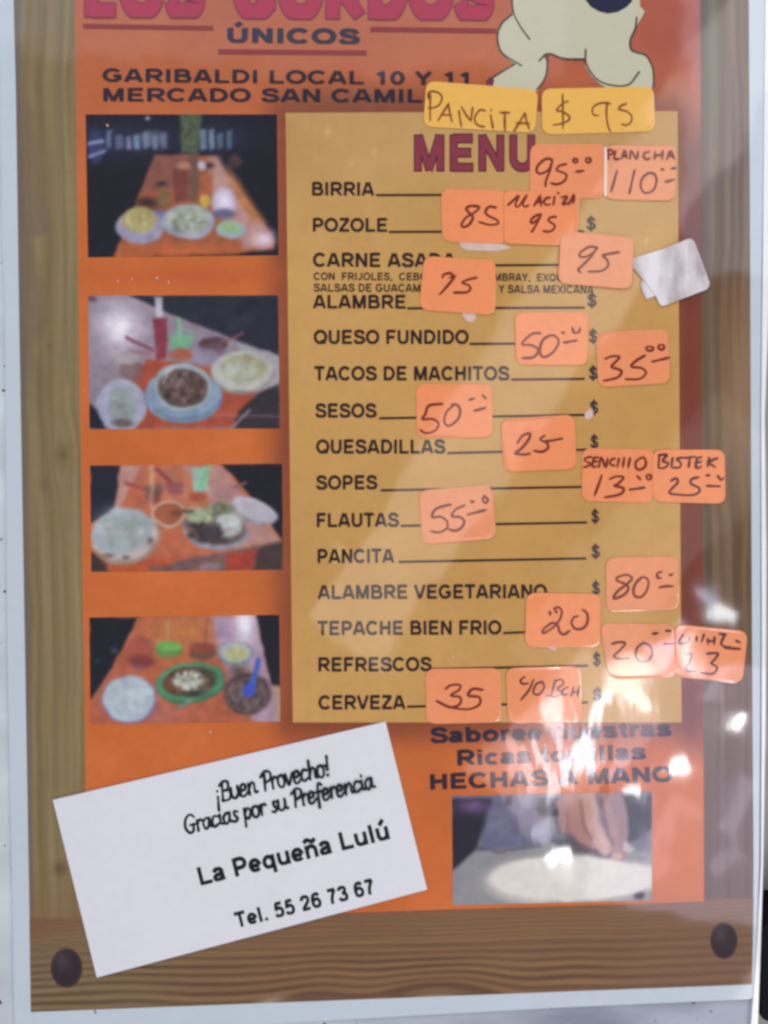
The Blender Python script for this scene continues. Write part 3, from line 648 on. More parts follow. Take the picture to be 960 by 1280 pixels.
def photo3(X, Y):
    p = Paint(X, Y, (198, 104, 66)).frame(90, 560, 3.4286)
    p.poly([(205, 75), (640, 75), (740, 200), (890, 400), (720, 430), (420, 240)], (196, 120, 86), 30, .6)
    p.poly([(470, 75), (640, 75), (890, 400), (700, 436), (640, 300)], (182, 148, 150), 24, .65)
    p.poly([(78, 75), (206, 75), (184, 262), (78, 322)], (30, 32, 46), 8); p.poly([(206, 75), (300, 75), (200, 262), (186, 260)], (196, 166, 170), 14, .6)
    p.poly([(640, 68), (904, 68), (904, 400), (860, 340), (770, 215), (700, 130)], (24, 24, 34), 8)
    p.poly([(78, 500), (330, 520), (890, 396), (904, 400), (904, 535), (78, 535)], (126, 92, 84), 8)
    p.poly([(150, 500), (500, 460), (330, 532), (160, 534)], (196, 84, 40), 12); p.poly([(330, 512), (620, 450), (620, 470), (480, 530), (330, 530)], (120, 84, 84), 8)
    p.poly([(665, 455), (800, 435), (780, 520), (660, 525)], (176, 60, 40), 8); p.poly([(800, 430), (904, 400), (904, 535), (780, 530)], (74, 56, 52), 12); p.ell(590, 510, 46, 18, (150, 120, 130), 10)
    p.line([(230, 150), (310, 178)], 12, (170, 66, 62), 6); p.ell(352, 180, 44, 24, (130, 92, 86), 8); p.ell(350, 205, 32, 34, (110, 64, 60), 10, 0, .7)
    p.line([(362, 88), (430, 150)], 14, (150, 60, 66), 6); p.poly([(400, 150), (480, 145), (470, 200), (415, 200)], (160, 84, 92), 10)
    p.poly([(515, 90), (575, 80), (585, 185), (520, 186)], (150, 196, 170), 12); p.line([(588, 75), (552, 160)], 12, (110, 200, 120), 6); p.ell(540, 210, 36, 20, (186, 90, 56), 8)
    p.ell(635, 195, 40, 26, (176, 130, 130), 10); p.line([(690, 165), (745, 150)], 10, (150, 100, 110), 5)
    p.ell(780, 270, 105, 50, (160, 156, 168), 7, 22); p.ell(782, 264, 96, 42, (196, 192, 200), 8, 22); p.ell(790, 262, 66, 24, (182, 178, 188), 10, 22)
    p.poly([(78, 440), (150, 500), (150, 532), (78, 530)], (64, 50, 42), 10)
    p.ell(228, 382, 150, 118, (168, 142, 128), 8, -8); p.ell(226, 374, 138, 106, (196, 186, 180), 6, -8); p.ell(215, 355, 128, 96, (160, 176, 178), 12, -12); p.blob(170, 330, 70, 60, (192, 202, 204), .7); p.noise(20, 9, 4, cx=(215, 355, 120, 90))
    p.blob(235, 340, 60, 34, (140, 156, 140), .7).blob(150, 462, 22, 8, (90, 66, 54)).blob(232, 470, 16, 7, (80, 60, 54)).blob(335, 400, 14, 18, (110, 90, 80)).blob(200, 268, 26, 14, (180, 200, 206))
    p.ell(412, 284, 74, 58, (206, 172, 150), 6); p.ell(412, 282, 62, 46, (168, 92, 58), 7); p.blob(445, 280, 30, 8, (120, 60, 46))
    p.ell(616, 352, 142, 86, (150, 148, 164), 8, 6); p.ell(614, 340, 132, 76, (112, 98, 92), 12, 6); p.noise(15, 30, 5, cx=(600, 345, 130, 80))
    p.ell(545, 290, 60, 34, (170, 182, 140), 16, 20); p.ell(640, 258, 56, 26, (128, 138, 110), 14); p.ell(672, 326, 58, 50, (186, 196, 186), 18); p.ell(560, 345, 60, 24, (70, 64, 76), 14, 14); p.ell(600, 390, 80, 20, (64, 52, 60), 12, 8, .8)
    p.chunks(570, 355, 84, 38, 44, [(66, 54, 60), (96, 72, 66), (46, 40, 48), (120, 92, 80)], 12, 6, .75); p.chunks(560, 292, 60, 30, 22, [(178, 190, 150), (140, 158, 110), (206, 210, 180)], 12, 7, .65)
    p.chunks(672, 328, 44, 36, 18, [(200, 206, 200), (172, 180, 172), (214, 216, 214)], 14, 8, .6); p.chunks(636, 258, 50, 20, 14, [(110, 124, 86), (150, 150, 126), (84, 84, 72)], 10, 9, .7)
    p.chunks(215, 355, 96, 66, 26, [(178, 190, 190), (150, 164, 160), (190, 198, 198), (164, 160, 140)], 17, 10, .35); p.line([(100, 430), (160, 476), (240, 484), (330, 440)], 6, (206, 190, 176), 6, .6)
    p.line([(475, 270), (520, 268)], 10, (60, 50, 60), 5); p.line([(344, 75), (340, 250)], 16, (250, 210, 170), 18, .5); p.noise(12, 3, 9)  # pale vertical line: film wrinkle highlight painted into the picture
    return p.c
def photo4(X, Y):
    p = Paint(X, Y, (190, 96, 62)).frame(90, 750, 3.4286)
    p.blob(470, 130, 180, 90, (212, 130, 66), .85).blob(430, 300, 200, 60, (206, 110, 54), .6).blob(360, 490, 120, 50, (190, 112, 104), .7)
    p.poly([(600, 70), (795, 70), (862, 390), (890, 420), (890, 530), (780, 530), (660, 300)], (176, 150, 176), 26, .9)
    p.blob(740, 105, 44, 84, (240, 240, 252)).blob(640, 130, 40, 80, (176, 150, 190), .6)
    p.poly([(75, 75), (282, 75), (180, 270), (82, 432), (75, 432)], (24, 28, 38), 8); p.blob(185, 220, 14, 14, (70, 74, 96)).blob(110, 262, 12, 8, (50, 54, 70))
    p.poly([(788, 62), (894, 62), (894, 368), (852, 362)], (26, 26, 36), 8); p.poly([(860, 370), (894, 370), (894, 525), (870, 520)], (178, 150, 130), 12)
    p.ell(290, 220, 60, 66, (176, 84, 66), 24, 0, .8); p.ell(300, 262, 56, 30, (120, 52, 50), 18, 0, .7); p.ell(290, 290, 30, 8, (150, 90, 110), 8)
    p.ell(416, 214, 56, 36, (106, 148, 76), 7); p.ell(416, 198, 54, 22, (112, 180, 86), 6); p.line([(408, 90), (412, 170)], 8, (180, 190, 110), 8, .7)
    p.ell(560, 225, 56, 32, (118, 78, 60), 8); p.ell(560, 205, 54, 24, (150, 74, 52), 7); p.line([(575, 85), (570, 180)], 9, (150, 84, 60), 6, .7)
    p.ell(702, 228, 78, 52, (118, 140, 170), 6); p.ell(700, 222, 66, 42, (182, 186, 176), 8); p.ell(706, 236, 46, 30, (184, 186, 120), 14); p.line([(700, 190), (720, 290)], 14, (200, 200, 190), 12, .6)
    p.blob(710, 300, 40, 26, (80, 60, 40), .8)
    p.ell(246, 428, 118, 102, (136, 96, 150), 8); p.ell(245, 424, 110, 98, (176, 196, 206), 10); p.blob(240, 420, 80, 66, (204, 216, 220), .7); p.noise(26, 6, 3, cx=(245, 424, 100, 90))
    p.ell(508, 356, 150, 88, (56, 120, 84), 7, -8); p.ell(504, 350, 144, 82, (76, 152, 104), 6, -8); p.ell(498, 348, 112, 62, (116, 70, 46), 10, -8); p.ell(545, 340, 76, 50, (74, 74, 50), 18, -8)
    p.ell(500, 345, 66, 44, (196, 204, 184), 14, 0); p.noise(13, 26, 6, cx=(500, 345, 110, 64)); p.line([(460, 465), (510, 430)], 14, (110, 150, 130), 7); p.blob(520, 402, 50, 14, (50, 46, 50))
    p.ell(750, 402, 100, 92, (78, 60, 60), 16); p.ell(750, 405, 92, 78, (106, 86, 82), 12); p.noise(12, 34, 7, cx=(750, 405, 96, 88))
    p.chunks(750, 405, 78, 66, 64, [(128, 106, 100), (84, 66, 66), (156, 136, 130), (60, 48, 50), (104, 86, 84)], 11, 11, .75)
    p.chunks(500, 350, 98, 50, 46, [(96, 76, 50), (60, 58, 46), (126, 80, 56), (150, 110, 84), (70, 70, 76)], 11, 12, .7); p.chunks(500, 344, 50, 34, 26, [(208, 214, 196), (186, 194, 170), (222, 224, 212)], 11, 13, .7)
    p.chunks(245, 424, 80, 70, 22, [(184, 202, 208), (166, 186, 196), (192, 206, 212)], 20, 14, .3); p.line([(380, 330), (440, 288), (520, 272)], 6, (120, 186, 140), 6, .6); p.line([(640, 240), (690, 264), (760, 250)], 5, (170, 190, 206), 5, .6)
    p.line([(800, 256), (768, 370)], 22, (64, 100, 196), 7); p.ell(758, 384, 26, 32, (56, 84, 200), 6, 15); p.noise(12, 3, 9)
    return p.c
def photo5(X, Y):
    p = Paint(X, Y, (120, 120, 134)).frame(550, 980, 3.4286)
    p.poly([(48, 62), (230, 62), (190, 200), (160, 270), (48, 380)], (38, 36, 50), 14); p.blob(150, 95, 80, 30, (130, 90, 150), .8)
    p.poly([(230, 60), (430, 60), (470, 200), (520, 270), (165, 290), (200, 140)], (106, 106, 136), 26); p.blob(240, 175, 40, 30, (136, 140, 165), .6); p.noise(30, 8, 4, cx=(320, 170, 150, 100))
    p.poly([(280, 55), (310, 55), (305, 95), (282, 92)], (40, 36, 60), 10)
    p.poly([(418, 58), (570, 56), (540, 130), (440, 140), (410, 110)], (32, 38, 52), 16)
    p.poly([(770, 48), (908, 46), (908, 190), (840, 240), (800, 250)], (34, 42, 56), 14); p.blob(870, 220, 30, 60, (90, 100, 116), .7)
    p.poly([(48, 380), (150, 290), (400, 262), (560, 240), (908, 300), (908, 525), (48, 525)], (146, 146, 150), 14)
    p.line([(160, 275), (250, 290), (450, 262)], 10, (70, 66, 76), 10, .7)
    p.poly([(470, 240), (560, 235), (760, 300), (750, 345), (560, 290)], (84, 76, 84), 18)
    p.ell(545, 415, 372, 116, (178, 176, 168), 26); p.ell(560, 405, 350, 96, (232, 229, 218), 12); p.poly([(600, 335), (908, 350), (908, 450), (560, 480)], (228, 226, 216), 30, .9); p.ell(400, 430, 180, 80, (228, 226, 212), 40, 0, .6)
    p.line([(548, 90), (560, 170)], 92, (168, 116, 112), 14); p.line([(575, 60), (600, 190), (640, 240)], 84, (186, 134, 124), 14)
    p.line([(745, 50), (770, 160), (768, 290)], 76, (160, 126, 132), 12); p.line([(700, 50), (735, 170), (752, 300)], 40, (178, 136, 132), 12)
    p.line([(640, 55), (655, 170), (700, 262)], 62, (204, 158, 146), 10); p.line([(655, 70), (672, 180), (712, 284)], 26, (218, 176, 162), 12, .8)
    p.line([(604, 70), (612, 160), (650, 235)], 9, (134, 88, 90), 8, .8); p.line([(694, 60), (706, 160), (738, 262)], 12, (120, 88, 96), 8, .85); p.line([(540, 215), (600, 258), (690, 300)], 12, (92, 72, 80), 12, .7)
    p.ell(706, 288, 20, 15, (214, 172, 158), 7); p.ell(756, 312, 24, 18, (208, 170, 156), 7); p.poly([(796, 240), (838, 284), (802, 294), (780, 284)], (196, 190, 184), 8)
    p.ell(855, 480, 22, 16, (34, 34, 44), 8); p.ell(500, 535, 420, 20, (150, 144, 130), 16, 0, .4); p.noise(7, 3, 9)
    return p.c
for q, fn, lb in [([(107, 143), (346, 143), (348, 319), (110, 321.5)], photo1, 'printed photo of a long orange table with three plates'),
                  ([(110, 369.5), (347.5, 369), (350, 535.5), (112, 536.5)], photo2, 'printed photo of a meat dish in a blue plate'),
                  ([(112.5, 582), (352.5, 579.5), (354, 712), (114, 715)], photo3, 'printed photo of plates crowded on an orange table corner'),
                  ([(111.5, 772), (349, 768.5), (350.5, 902), (113, 905.5)], photo4, 'printed photo of a green plate with a blue spoon beside it'),
                  ([(565, 995), (815, 989.5), (815, 1125.5), (566, 1131.5)], photo5, 'printed photo of hands patting out a tortilla')]:
    def deep(X, Y, fn=fn):
        c = fn(X, Y); g_ = c.mean(axis=1, keepdims=True); c = g_ + (c - g_) * .88; k = .04 if fn is photo5 else .11; n = fnoise(X / 5.2, Y / 4.4, 51) * .4 + fnoise(X / 11, Y / 9, 52) * .7
        return np.clip(c * (1 + n[:, None] * k * .8) * .96, 4, 250)
    o = grid('food_photo', q, 1.3, 0.0003, deep, menu, soft=3); o['label'] = lb

# ------------------------------------------------------------------ printed words
INK = flat('black_ink', (38, 18, 14)); INKB = flat('blue_black_ink', (42, 34, 44)); NAVY = flat('navy_ink', (28, 30, 52))
MAGENTA = flat('magenta_ink', (168, 40, 70)); PURPLE = flat('purple_ink', (116, 44, 72)); MAROON = flat('maroon_ink', (132, 38, 40))
MENUIN = flat('wine_ink', (134, 50, 66)); MENUOUT = flat('dark_wine_ink', (66, 24, 36)); SLOG = flat('slate_ink', (40, 32, 46))
Z1, Z2 = 0.0004, 0.00046
for s, a, b in [('LOS', (106, 20.5), (255, 21)), ('GORDOS', (291, 22), (617, 24))]:
    lettering('outline', s, a, b, 66, Z1, PURPLE, org, w=.34, space=.12, grow=.026)
    lettering('heading', s, a, b, 66, Z2, MAGENTA, org, w=.34, space=.12)
for x0, x1, y0, y1, t in [(104, 266, 32.5, 35, 5.5), (463, 620, 36.5, 38.5, 6), (273, 458, 64.5, 66, 6)]:
    flat_poly('underline', [(x0, y0 - t / 2), (x1, y1 - t / 2), (x1 + .5, y1 + t / 2), (x0, y0 + t / 2)], Z1, MAROON, org)
lettering('subheading', 'ÚNICOS', (284, 53), (450, 55), 18.5, Z1, NAVY, org, w=.27, space=.10)
lettering('address_line', 'GARIBALDI LOCAL 10 Y 11', (128, 102), (586, 106.5), 16.5, Z1, INKB, org, w=.225, space=.05)
lettering('address_line', 'MERCADO SAN CAMIL', (129, 126.5), (528, 128), 16.5, Z1, INKB, org, w=.225, space=.05)
lettering('slogan_line', 'Saboree nuestras', (538, 929), (840, 920), 19, Z1, SLOG, org, w=.245, space=.05)
lettering('slogan_line', 'Ricas tortillas', (572, 957), (808, 949), 19, Z1, SLOG, org, w=.245, space=.05)
lettering('slogan_line', 'HECHAS A MANO', (538, 987), (842, 977), 19, Z1, SLOG, org, w=.245, space=.05)
lettering('title_outline', 'MENU', (518.5, 213), (668, 213), 43.5, Z1, MENUOUT, panel, w=.22, grow=.035, space=.1)
lettering('title', 'MENU', (518.5, 213), (668, 213), 43.5, Z2, MENUIN, panel, w=.22, space=.1)

rows = [('BIRRIA', 390, 468, 244.5, 17, (470, 730, 243), None), ('POZOLE', 391, 484, 289.5, 17, (486, 730, 289), (733, 745, 289)),
        ('CARNE ASADA', 391, 570, 333.5, 17.5, (572, 702, 331), None), ('ALAMBRE', 391, 507, 385.5, 17, (509, 731, 384.5), (734, 746, 385)),
        ('QUESO FUNDIDO', 392, 586, 430, 17.5, (587, 731, 429), (736, 747, 430)), ('TACOS DE MACHITOS', 393, 637, 475.5, 17.5, (639, 731, 473.5), (736, 747, 476)),
        ('SESOS', 394, 471, 522, 17.5, (474, 733, 518.5), (737, 748, 519)), ('QUESADILLAS', 395, 557, 567, 17.5, (559, 733, 562), (738, 748, 562)),
        ('SOPES', 395, 472, 612, 17.5, (476, 733, 608.5), (738, 749, 609)), ('FLAUTAS', 396, 499, 659, 17.5, (501, 734, 653), (739, 749, 655)),
        ('PANCITA', 397, 493, 704, 17.5, (498, 733, 698), (739, 750, 699)), ('ALAMBRE VEGETARIANO', 397, 684, 749, 17.5, None, (740, 750, 745)),
        ('TEPACHE BIEN FRIO', 397, 627, 794, 17.5, (629, 734, 787), (740, 750, 790)), ('REFRESCOS', 398, 540, 839.5, 17.5, (541, 735, 832), (741, 751, 834)),
        ('CERVEZA', 398, 507, 887, 17.5, (509, 735, 878), (741, 752, 878))]
for s, x0, x1, y, cap, rule, dol in rows:
    sl = -0.004 * (x1 - x0) if y > 600 else (0.0 if y > 400 else 0.003 * (x1 - x0))
    lettering('dish_name', s, (x0, y), (x1, y + sl), cap, Z1, INK, panel)
    if rule:
        a, b, yy = rule
        d = (883 - 878.5) if s == 'CERVEZA' else (3.5 if y > 500 else 0)
        flat_poly('leader_line', [(a, yy + d - .6), (b, yy - 1.4), (b, yy + 1.5), (a, yy + d + 2.4)], Z1, INK, panel)
    if dol:
        lettering('dollar_sign', '$', (dol[0], dol[2] - 2), (dol[1], dol[2] - 2), 16, Z1, INKB, panel, w=.18)
lettering('small_print', 'CON  FRIJOLES,  CEBO', (392, 350), (534, 350.5), 9.5, Z1, INK, panel, w=.20)
lettering('small_print', 'MBRAY,  EXQUISITAS', (618, 351), (742, 352), 9.5, Z1, INK, panel, w=.20)
lettering('small_print', 'SALSAS DE GUACAMOLE', (392, 364.5), (552, 365), 10, Z1, INK, panel, w=.20)
lettering('small_print', 'A Y SALSA MEXICANA', (611, 366), (742, 367), 10, Z1, INK, panel, w=.20)

# drawing of a pale round-bodied animal's legs at the top of the print
def body(X, Y):
    p = Paint(X, Y, (168, 174, 158)).frame(600, 0, 4)
    p.blob(300, 120, 200, 120, (178, 186, 172), .6); p.noise(90, 4, 3); return p.c
outline = [(640, -70), (641, -10), (641, 16), (632, 24), (624, 34), (622, 48), (626, 62), (634, 73), (644, 80), (636, 85), (622, 93), (612, 102), (608, 112),
           (672, 114), (678, 102), (683, 92), (684, 82), (682, 74), (678, 70), (688, 67), (700, 72), (715, 75), (731, 74), (732, 84), (740, 96), (750, 105), (762, 112),
           (814, 114), (817, 100), (815, 84), (809, 72), (800, 66), (791, 64), (788, 56), (791, 44), (796, 32), (802, 22), (806, 14), (800, 8), (800, -70)]
bv, bf = poly_px(outline, Z1, Z1)
BODYM = flat('cream_ink', (194, 194, 166), amt=.03)
draw = mesh_obj('animal_drawing', bv[:len(outline)], [bf[0]], BODYM, org)
flat_poly('dark_patch', [(732, -70), (732, 0), (738, 8), (748, 14), (760, 17), (772, 15), (783, 9), (790, 2), (792, -70)], Z2, flat('spot_ink', (30, 34, 62)), draw)
DARKL = flat('outline_ink', (58, 62, 56))
ribbons('outline_stroke', [[(641, -40), (641, 10), (650, 32), (662, 49)], [(640, 18), (627, 30), (622, 46), (628, 66), (652, 82)], [(644, 80), (622, 93), (612, 100)],
        [(674, 76), (683, 68), (684, 85), (680, 100), (671, 112)], [(680, 69), (688, 67), (705, 73), (731, 74)], [(732, 62), (733, 80), (745, 98), (762, 106), (785, 106), (799, 90)],
        [(796, 22), (794, 36), (788, 50), (789, 62), (797, 66), (808, 70), (816, 86), (817, 108)]], 2.0, Z2 + 3e-5, DARKL, draw, taper=False, step=2)
flat_poly('dark_patch', [(608, 100), (614, 96), (618, 100), (616, 108), (609, 108)], Z2, PURPLE, draw)

# small scuffs, dirt and scraps on the sheet
DIRT = flat('dirt', (120, 118, 118))
rs = random.Random(12)
for k in range(9):
    x = rs.choice([rs.uniform(380, 840), rs.uniform(115, 340)]); y = rs.choice([rs.uniform(148, 160), rs.uniform(345, 362), rs.uniform(545, 575), rs.uniform(910, 925)]) if x < 350 else rs.uniform(150, 880)
    ribbons('dust_speck', [[(x, y), (x + rs.uniform(-1, 1), y + rs.uniform(.5, 1.5))]], rs.uniform(1.2, 2.2), 0.00051, flat('dust', (214, 190, 160)), menu)
for (x, y, r) in [(118, 1264.5, 1.6)]:
    ribbons('dirt_mark', [[(x, y - 2), (x + r, y + 2)]], 1.8, 0.00012, DIRT, menu)

# ================================================================== BUSINESS CARD
cq = [(66, 1000), (482, 902), (534, 1112), (121, 1222)]
card = empty('business_card', P(300, 1060, 0.0006), 'white rectangular card with phone number, laid tilted over the bottom left of the menu', 'card')
v, f = poly_px(cq, 0.00045, 0.0009)
mesh_obj('paper', v, f, flat('card_white', (220, 223, 228), amt=.03), card)
BLK = flat('card_ink', (14, 14, 26)); ZC = 0.00096
lettering('company_name', 'La Pequeña Lulú', (251, 1107), (488, 1048.5), 23, ZC, BLK, card, w=.235)
lettering('phone_number', 'Tel. 55 26 73 67', (296.5, 1160), (470, 1116.5), 19, ZC, BLK, card, w=.235)
SC = {'B': ([[(2, 0), (4, 16)], [(0, 14), (5, 17), (11, 16), (10, 10), (5, 9)], [(5, 9), (12, 8), (11, 1), (5, 0), (1, 1)]], 14),
      'u': ([[(0, 10), (0, 2), (4, 0), (8, 4), (8, 10)], [(8, 10), (8, 2), (11, 1)]], 11), 'e': ([[(1, 5), (6, 6), (6, 10), (2, 10), (0, 5), (1, 0), (5, 0), (9, 3)]], 9.5),
      'n': ([[(1, 0), (1, 10)], [(1, 5), (5, 10), (8, 9), (8, 1), (11, 1)]], 11.5), 'P': ([[(3, 0), (5, 16)], [(0, 13), (6, 17), (12, 15), (11, 9), (5, 7)]], 12),
      'r': ([[(1, 0), (1, 10)], [(1, 6), (4, 10), (7, 9)]], 8), 'o': ([[(5, 10), (1, 9), (0, 4), (2, 0), (6, 0), (8, 5), (6, 10), (4, 10)], [(6, 9), (10, 9)]], 10),
      'v': ([[(0, 10), (3, 0), (8, 9), (10, 10)]], 10), 'c': ([[(7, 9), (3, 10), (0, 5), (2, 0), (8, 2)]], 9), 'h': ([[(1, 0), (2, 17)], [(1, 4), (5, 10), (8, 8), (8, 1), (11, 1)]], 11),
      '!': ([[(4, 17), (2.5, 5)], [(1.8, 0), (2.2, .5)]], 5), '¡': ([[(2, 10), (1.7, 9.5)], [(1.6, 5), (0, -7)]], 5),
      'G': ([[(12, 14), (8, 17), (2, 14), (0, 6), (4, 0), (9, 1), (10, 7)], [(6, 7), (12, 7)]], 14), 'a': ([[(8, 9), (4, 10), (0, 6), (2, 0), (6, 2), (8, 9)], [(8, 10), (8, 2), (11, 1)]], 11),
      'i': ([[(1, 10), (1, 2), (4, 1)], [(1.4, 14), (1.8, 14.5)]], 5), 's': ([[(7, 9), (3, 10), (3, 6), (6, 3), (3, 0), (0, 1)]], 8.5),
      'p': ([[(1, 10), (0, -7)], [(1, 6), (5, 10), (8, 6), (5, 0), (1, 2)]], 10), 'f': ([[(8, 15), (5, 17), (3, 12), (2, -6)], [(0, 9), (7, 9)]], 8), ' ': ([], 6)}
def script(name, s, p0, p1, cap, z, mat, par):
    adv = sum(SC[c][1] for c in s); p0 = np.array(p0, float); p1 = np.array(p1, float); k = np.linalg.norm(p1 - p0) / adv; h = cap / 17
    d = (p1 - p0) / np.linalg.norm(p1 - p0); n = np.array([d[1], -d[0]]); x = 0; out = []
    for c in s:
        st, a = SC[c]
        for q in st: out.append([tuple(p0 + d * k * (x + px +   .10 * py) + n * h * py) for px, py in q])
        x += a
    ribbons(name, out, 3.4, z, mat, par, taper=False, step=1.3)
script('greeting', '¡Buen Provecho!', (272, 1003), (413, 968), 23.5, ZC, BLK, card)
script('greeting', 'Gracias por su Preferencia', (233, 1042), (469, 984), 22, ZC, BLK, card)

# ================================================================== STICKERS
ORANGE = flat('orange_label_paper', (234, 147, 98), rough=.6, amt=.05); ORANGES = [ORANGE, flat('orange_label_paper_bright', (238, 146, 94), rough=.6, amt=.06), flat('orange_label_paper_faded', (230, 150, 104), rough=.6, amt=.07)]
YELLOW = flat('yellow_label_paper', (234, 182, 86), rough=.6, amt=.04)
PEN = flat('brown_marker', (118, 40, 24), amt=.25); PEND = flat('dark_marker', (92, 30, 34), amt=.25)
PENY = flat('dry_marker', (128, 68, 36), amt=.4); EDGE = flat('paper_edge_white', (244, 222, 210), amt=.02)

def circ(cx, cy, rx, ry=None): 
    ry = ry or rx
    return [(cx + rx * math.cos(a), cy + ry * math.sin(a)) for a in np.linspace(-1.2, 5.0, 8)]
def sticker(q, level, mat, label, group, fr, words=(), price=(), pen=PEN, r=11, wd=3.1, cat='price sticker', name='price_sticker'):
    c = np.mean(np.array(q, float), axis=0); z0 = 0.00052 + level * 0.00014
    if mat is ORANGE: mat = ORANGES[int(q[0][0] * 7 + q[0][1]) % 3]
    root = empty(name, P(c[0], c[1], z0), label, cat, group)
    out = rounded(q, r); n = len(out)
    # paper: outer rim a little lifted, so that the edge catches light
    a2 = sum(out[i][0] * out[(i + 1) % n][1] - out[(i + 1) % n][0] * out[i][1] for i in range(n))
    if a2 > 0: out = out[::-1]
    ins = c + (out - c) * .90; ins2 = c + (out - c) * .975
    lift = np.array([2.5e-5 * max(0, np.sin(i * .37 + level * 2.1)) for i in range(n)])
    T = z0 + 0.00009
    def ring(o, z):
        w_ = P(o[:, 0], o[:, 1], T); w_[:, 2] = z; return w_
    V = np.vstack([ring(out, z0 - 0.00002), ring(out, T + lift * .5 - 0.8e-5), ring(ins2, T + lift * .8), ring(ins, np.full(n, T))]); F = []
    for k in range(3):
        for i in range(n):
            j = (i + 1) % n; F.append([k * n + i, k * n + j, (k + 1) * n + j, (k + 1) * n + i])
    F.append(list(range(3 * n, 4 * n)))
    mesh_obj('label_paper', V, F, mat, root)
    ox, oy, k = fr
    cv = lambda ss: [[(ox + x / k, oy + y / k) for x, y in s] for s in ss]
    if words: ribbons('handwritten_word', cv(words), wd * .95, T + 8e-5, pen, root)
    if price: ribbons('handwritten_price', cv(price), wd, T + 8e-5, pen, root)
    return root, T
G = 'orange price stickers stuck on the menu'; GY = 'yellow stickers at the top of the menu'
fr = (520, 90, 6)
sticker([(533, 101), (673, 112), (669, 166), (529, 158)], 0, YELLOW, 'yellow sticker with the handwritten word PANCITA above the MENU title', GY, fr, words=[
    [(108, 165), (106, 270), (106, 368)], [(92, 200), (95, 155), (130, 145), (175, 160), (195, 195), (175, 245), (130, 268), (90, 270)],
    [(165, 365), (205, 300), (248, 232)], [(243, 240), (255, 310), (270, 375)], [(190, 318), (265, 325)], [(322, 290), (330, 350), (340, 410)], [(340, 260), (375, 320), (412, 368)],
    [(425, 265), (418, 320), (412, 370)], [(520, 290), (480, 285), (450, 320), (440, 360), (465, 400), (515, 412)], [(560, 320), (568, 370), (578, 425)], [(562, 283), (566, 290)],
    [(628, 303), (670, 305), (705, 305)], [(665, 310), (666, 380), (668, 446)], [(735, 445), (775, 380), (818, 305)], [(818, 310), (830, 370), (850, 430)], [(755, 385), (850, 385)]],
    pen=PENY, wd=2.4, cat='sticker', name='dish_sticker')
fr = (670, 90, 5.053)
sticker([(677, 111), (817, 108), (819, 164), (678, 168)], 0, YELLOW, 'yellow sticker with a handwritten dollar sign and 95, right of the PANCITA sticker', GY, fr, price=[
    [(205, 185), (175, 195), (130, 240), (165, 250), (205, 275), (210, 300), (165, 325), (105, 335)], [(168, 140), (170, 250), (170, 360)],
    [(470, 200), (420, 195), (375, 210), (355, 240), (365, 270), (395, 275)], [(450, 190), (445, 260), (455, 340), (472, 378)],
    [(570, 200), (535, 215), (525, 235), (575, 250), (605, 280), (600, 315), (575, 335), (540, 330)]], pen=PENY, wd=2.3)
fr = (650, 170, 4.571)
sticker([(663, 180), (757, 180), (755, 248), (662, 246)], 0, ORANGE, 'orange sticker priced 95 with raised zeros, between the MENU title and the PLANCHA sticker', G, fr, price=[
    [(185, 135), (150, 130), (105, 165), (95, 200), (120, 215), (165, 190), (185, 140), (170, 200), (150, 250), (145, 290)],
    [(265, 160), (225, 170), (210, 195), (235, 205), (265, 220), (255, 255), (215, 275), (175, 270)], circ(318, 140, 12), circ(390, 138, 14), [(320, 205), (368, 198)]])
r4, t4 = sticker([(757, 181), (845, 182), (844, 251), (756, 249)], 1, ORANGE, 'orange sticker reading PLANCHA 110 with a white left edge', G, fr, words=[
    [(505, 80), (505, 135)], [(500, 80), (525, 80), (530, 100), (505, 110)], [(545, 85), (540, 130), (570, 130)], [(580, 130), (598, 85), (612, 130)], [(588, 115), (608, 115)],
    [(628, 130), (635, 85), (665, 130), (675, 88)], [(740, 90), (715, 95), (705, 115), (720, 132), (745, 128)], [(772, 90), (768, 135)], [(815, 85), (812, 135)], [(770, 112), (813, 108)],
    [(838, 135), (860, 88), (882, 133)], [(845, 115), (875, 112)]], price=[
    [(555, 195), (540, 250), (520, 320)], [(655, 195), (640, 260), (625, 330)], [(735, 210), (700, 240), (690, 290), (715, 325), (760, 310), (780, 260), (770, 220), (735, 208)],
    [(810, 190), (820, 192)], [(868, 186), (886, 183)], [(830, 262), (882, 248)]])
flat_poly('white_edge', [(755.5, 184), (758.8, 183.5), (758.2, 246), (755.2, 245)], t4 + 3e-5, EDGE, r4)
fr = (540, 225, 4.8)
sticker([(551, 236), (634, 238), (633, 305), (553, 302)], 0, ORANGE, 'orange sticker priced 85 on the POZOLE row, left of the MACIZA sticker', G, fr, price=[
    [(275, 160), (235, 155), (205, 170), (225, 200), (245, 225), (225, 265), (190, 282), (178, 265), (205, 225), (255, 195), (285, 165), (260, 150)],
    [(385, 165), (345, 160), (320, 190), (340, 215), (390, 240), (395, 262), (340, 268), (280, 250)]])
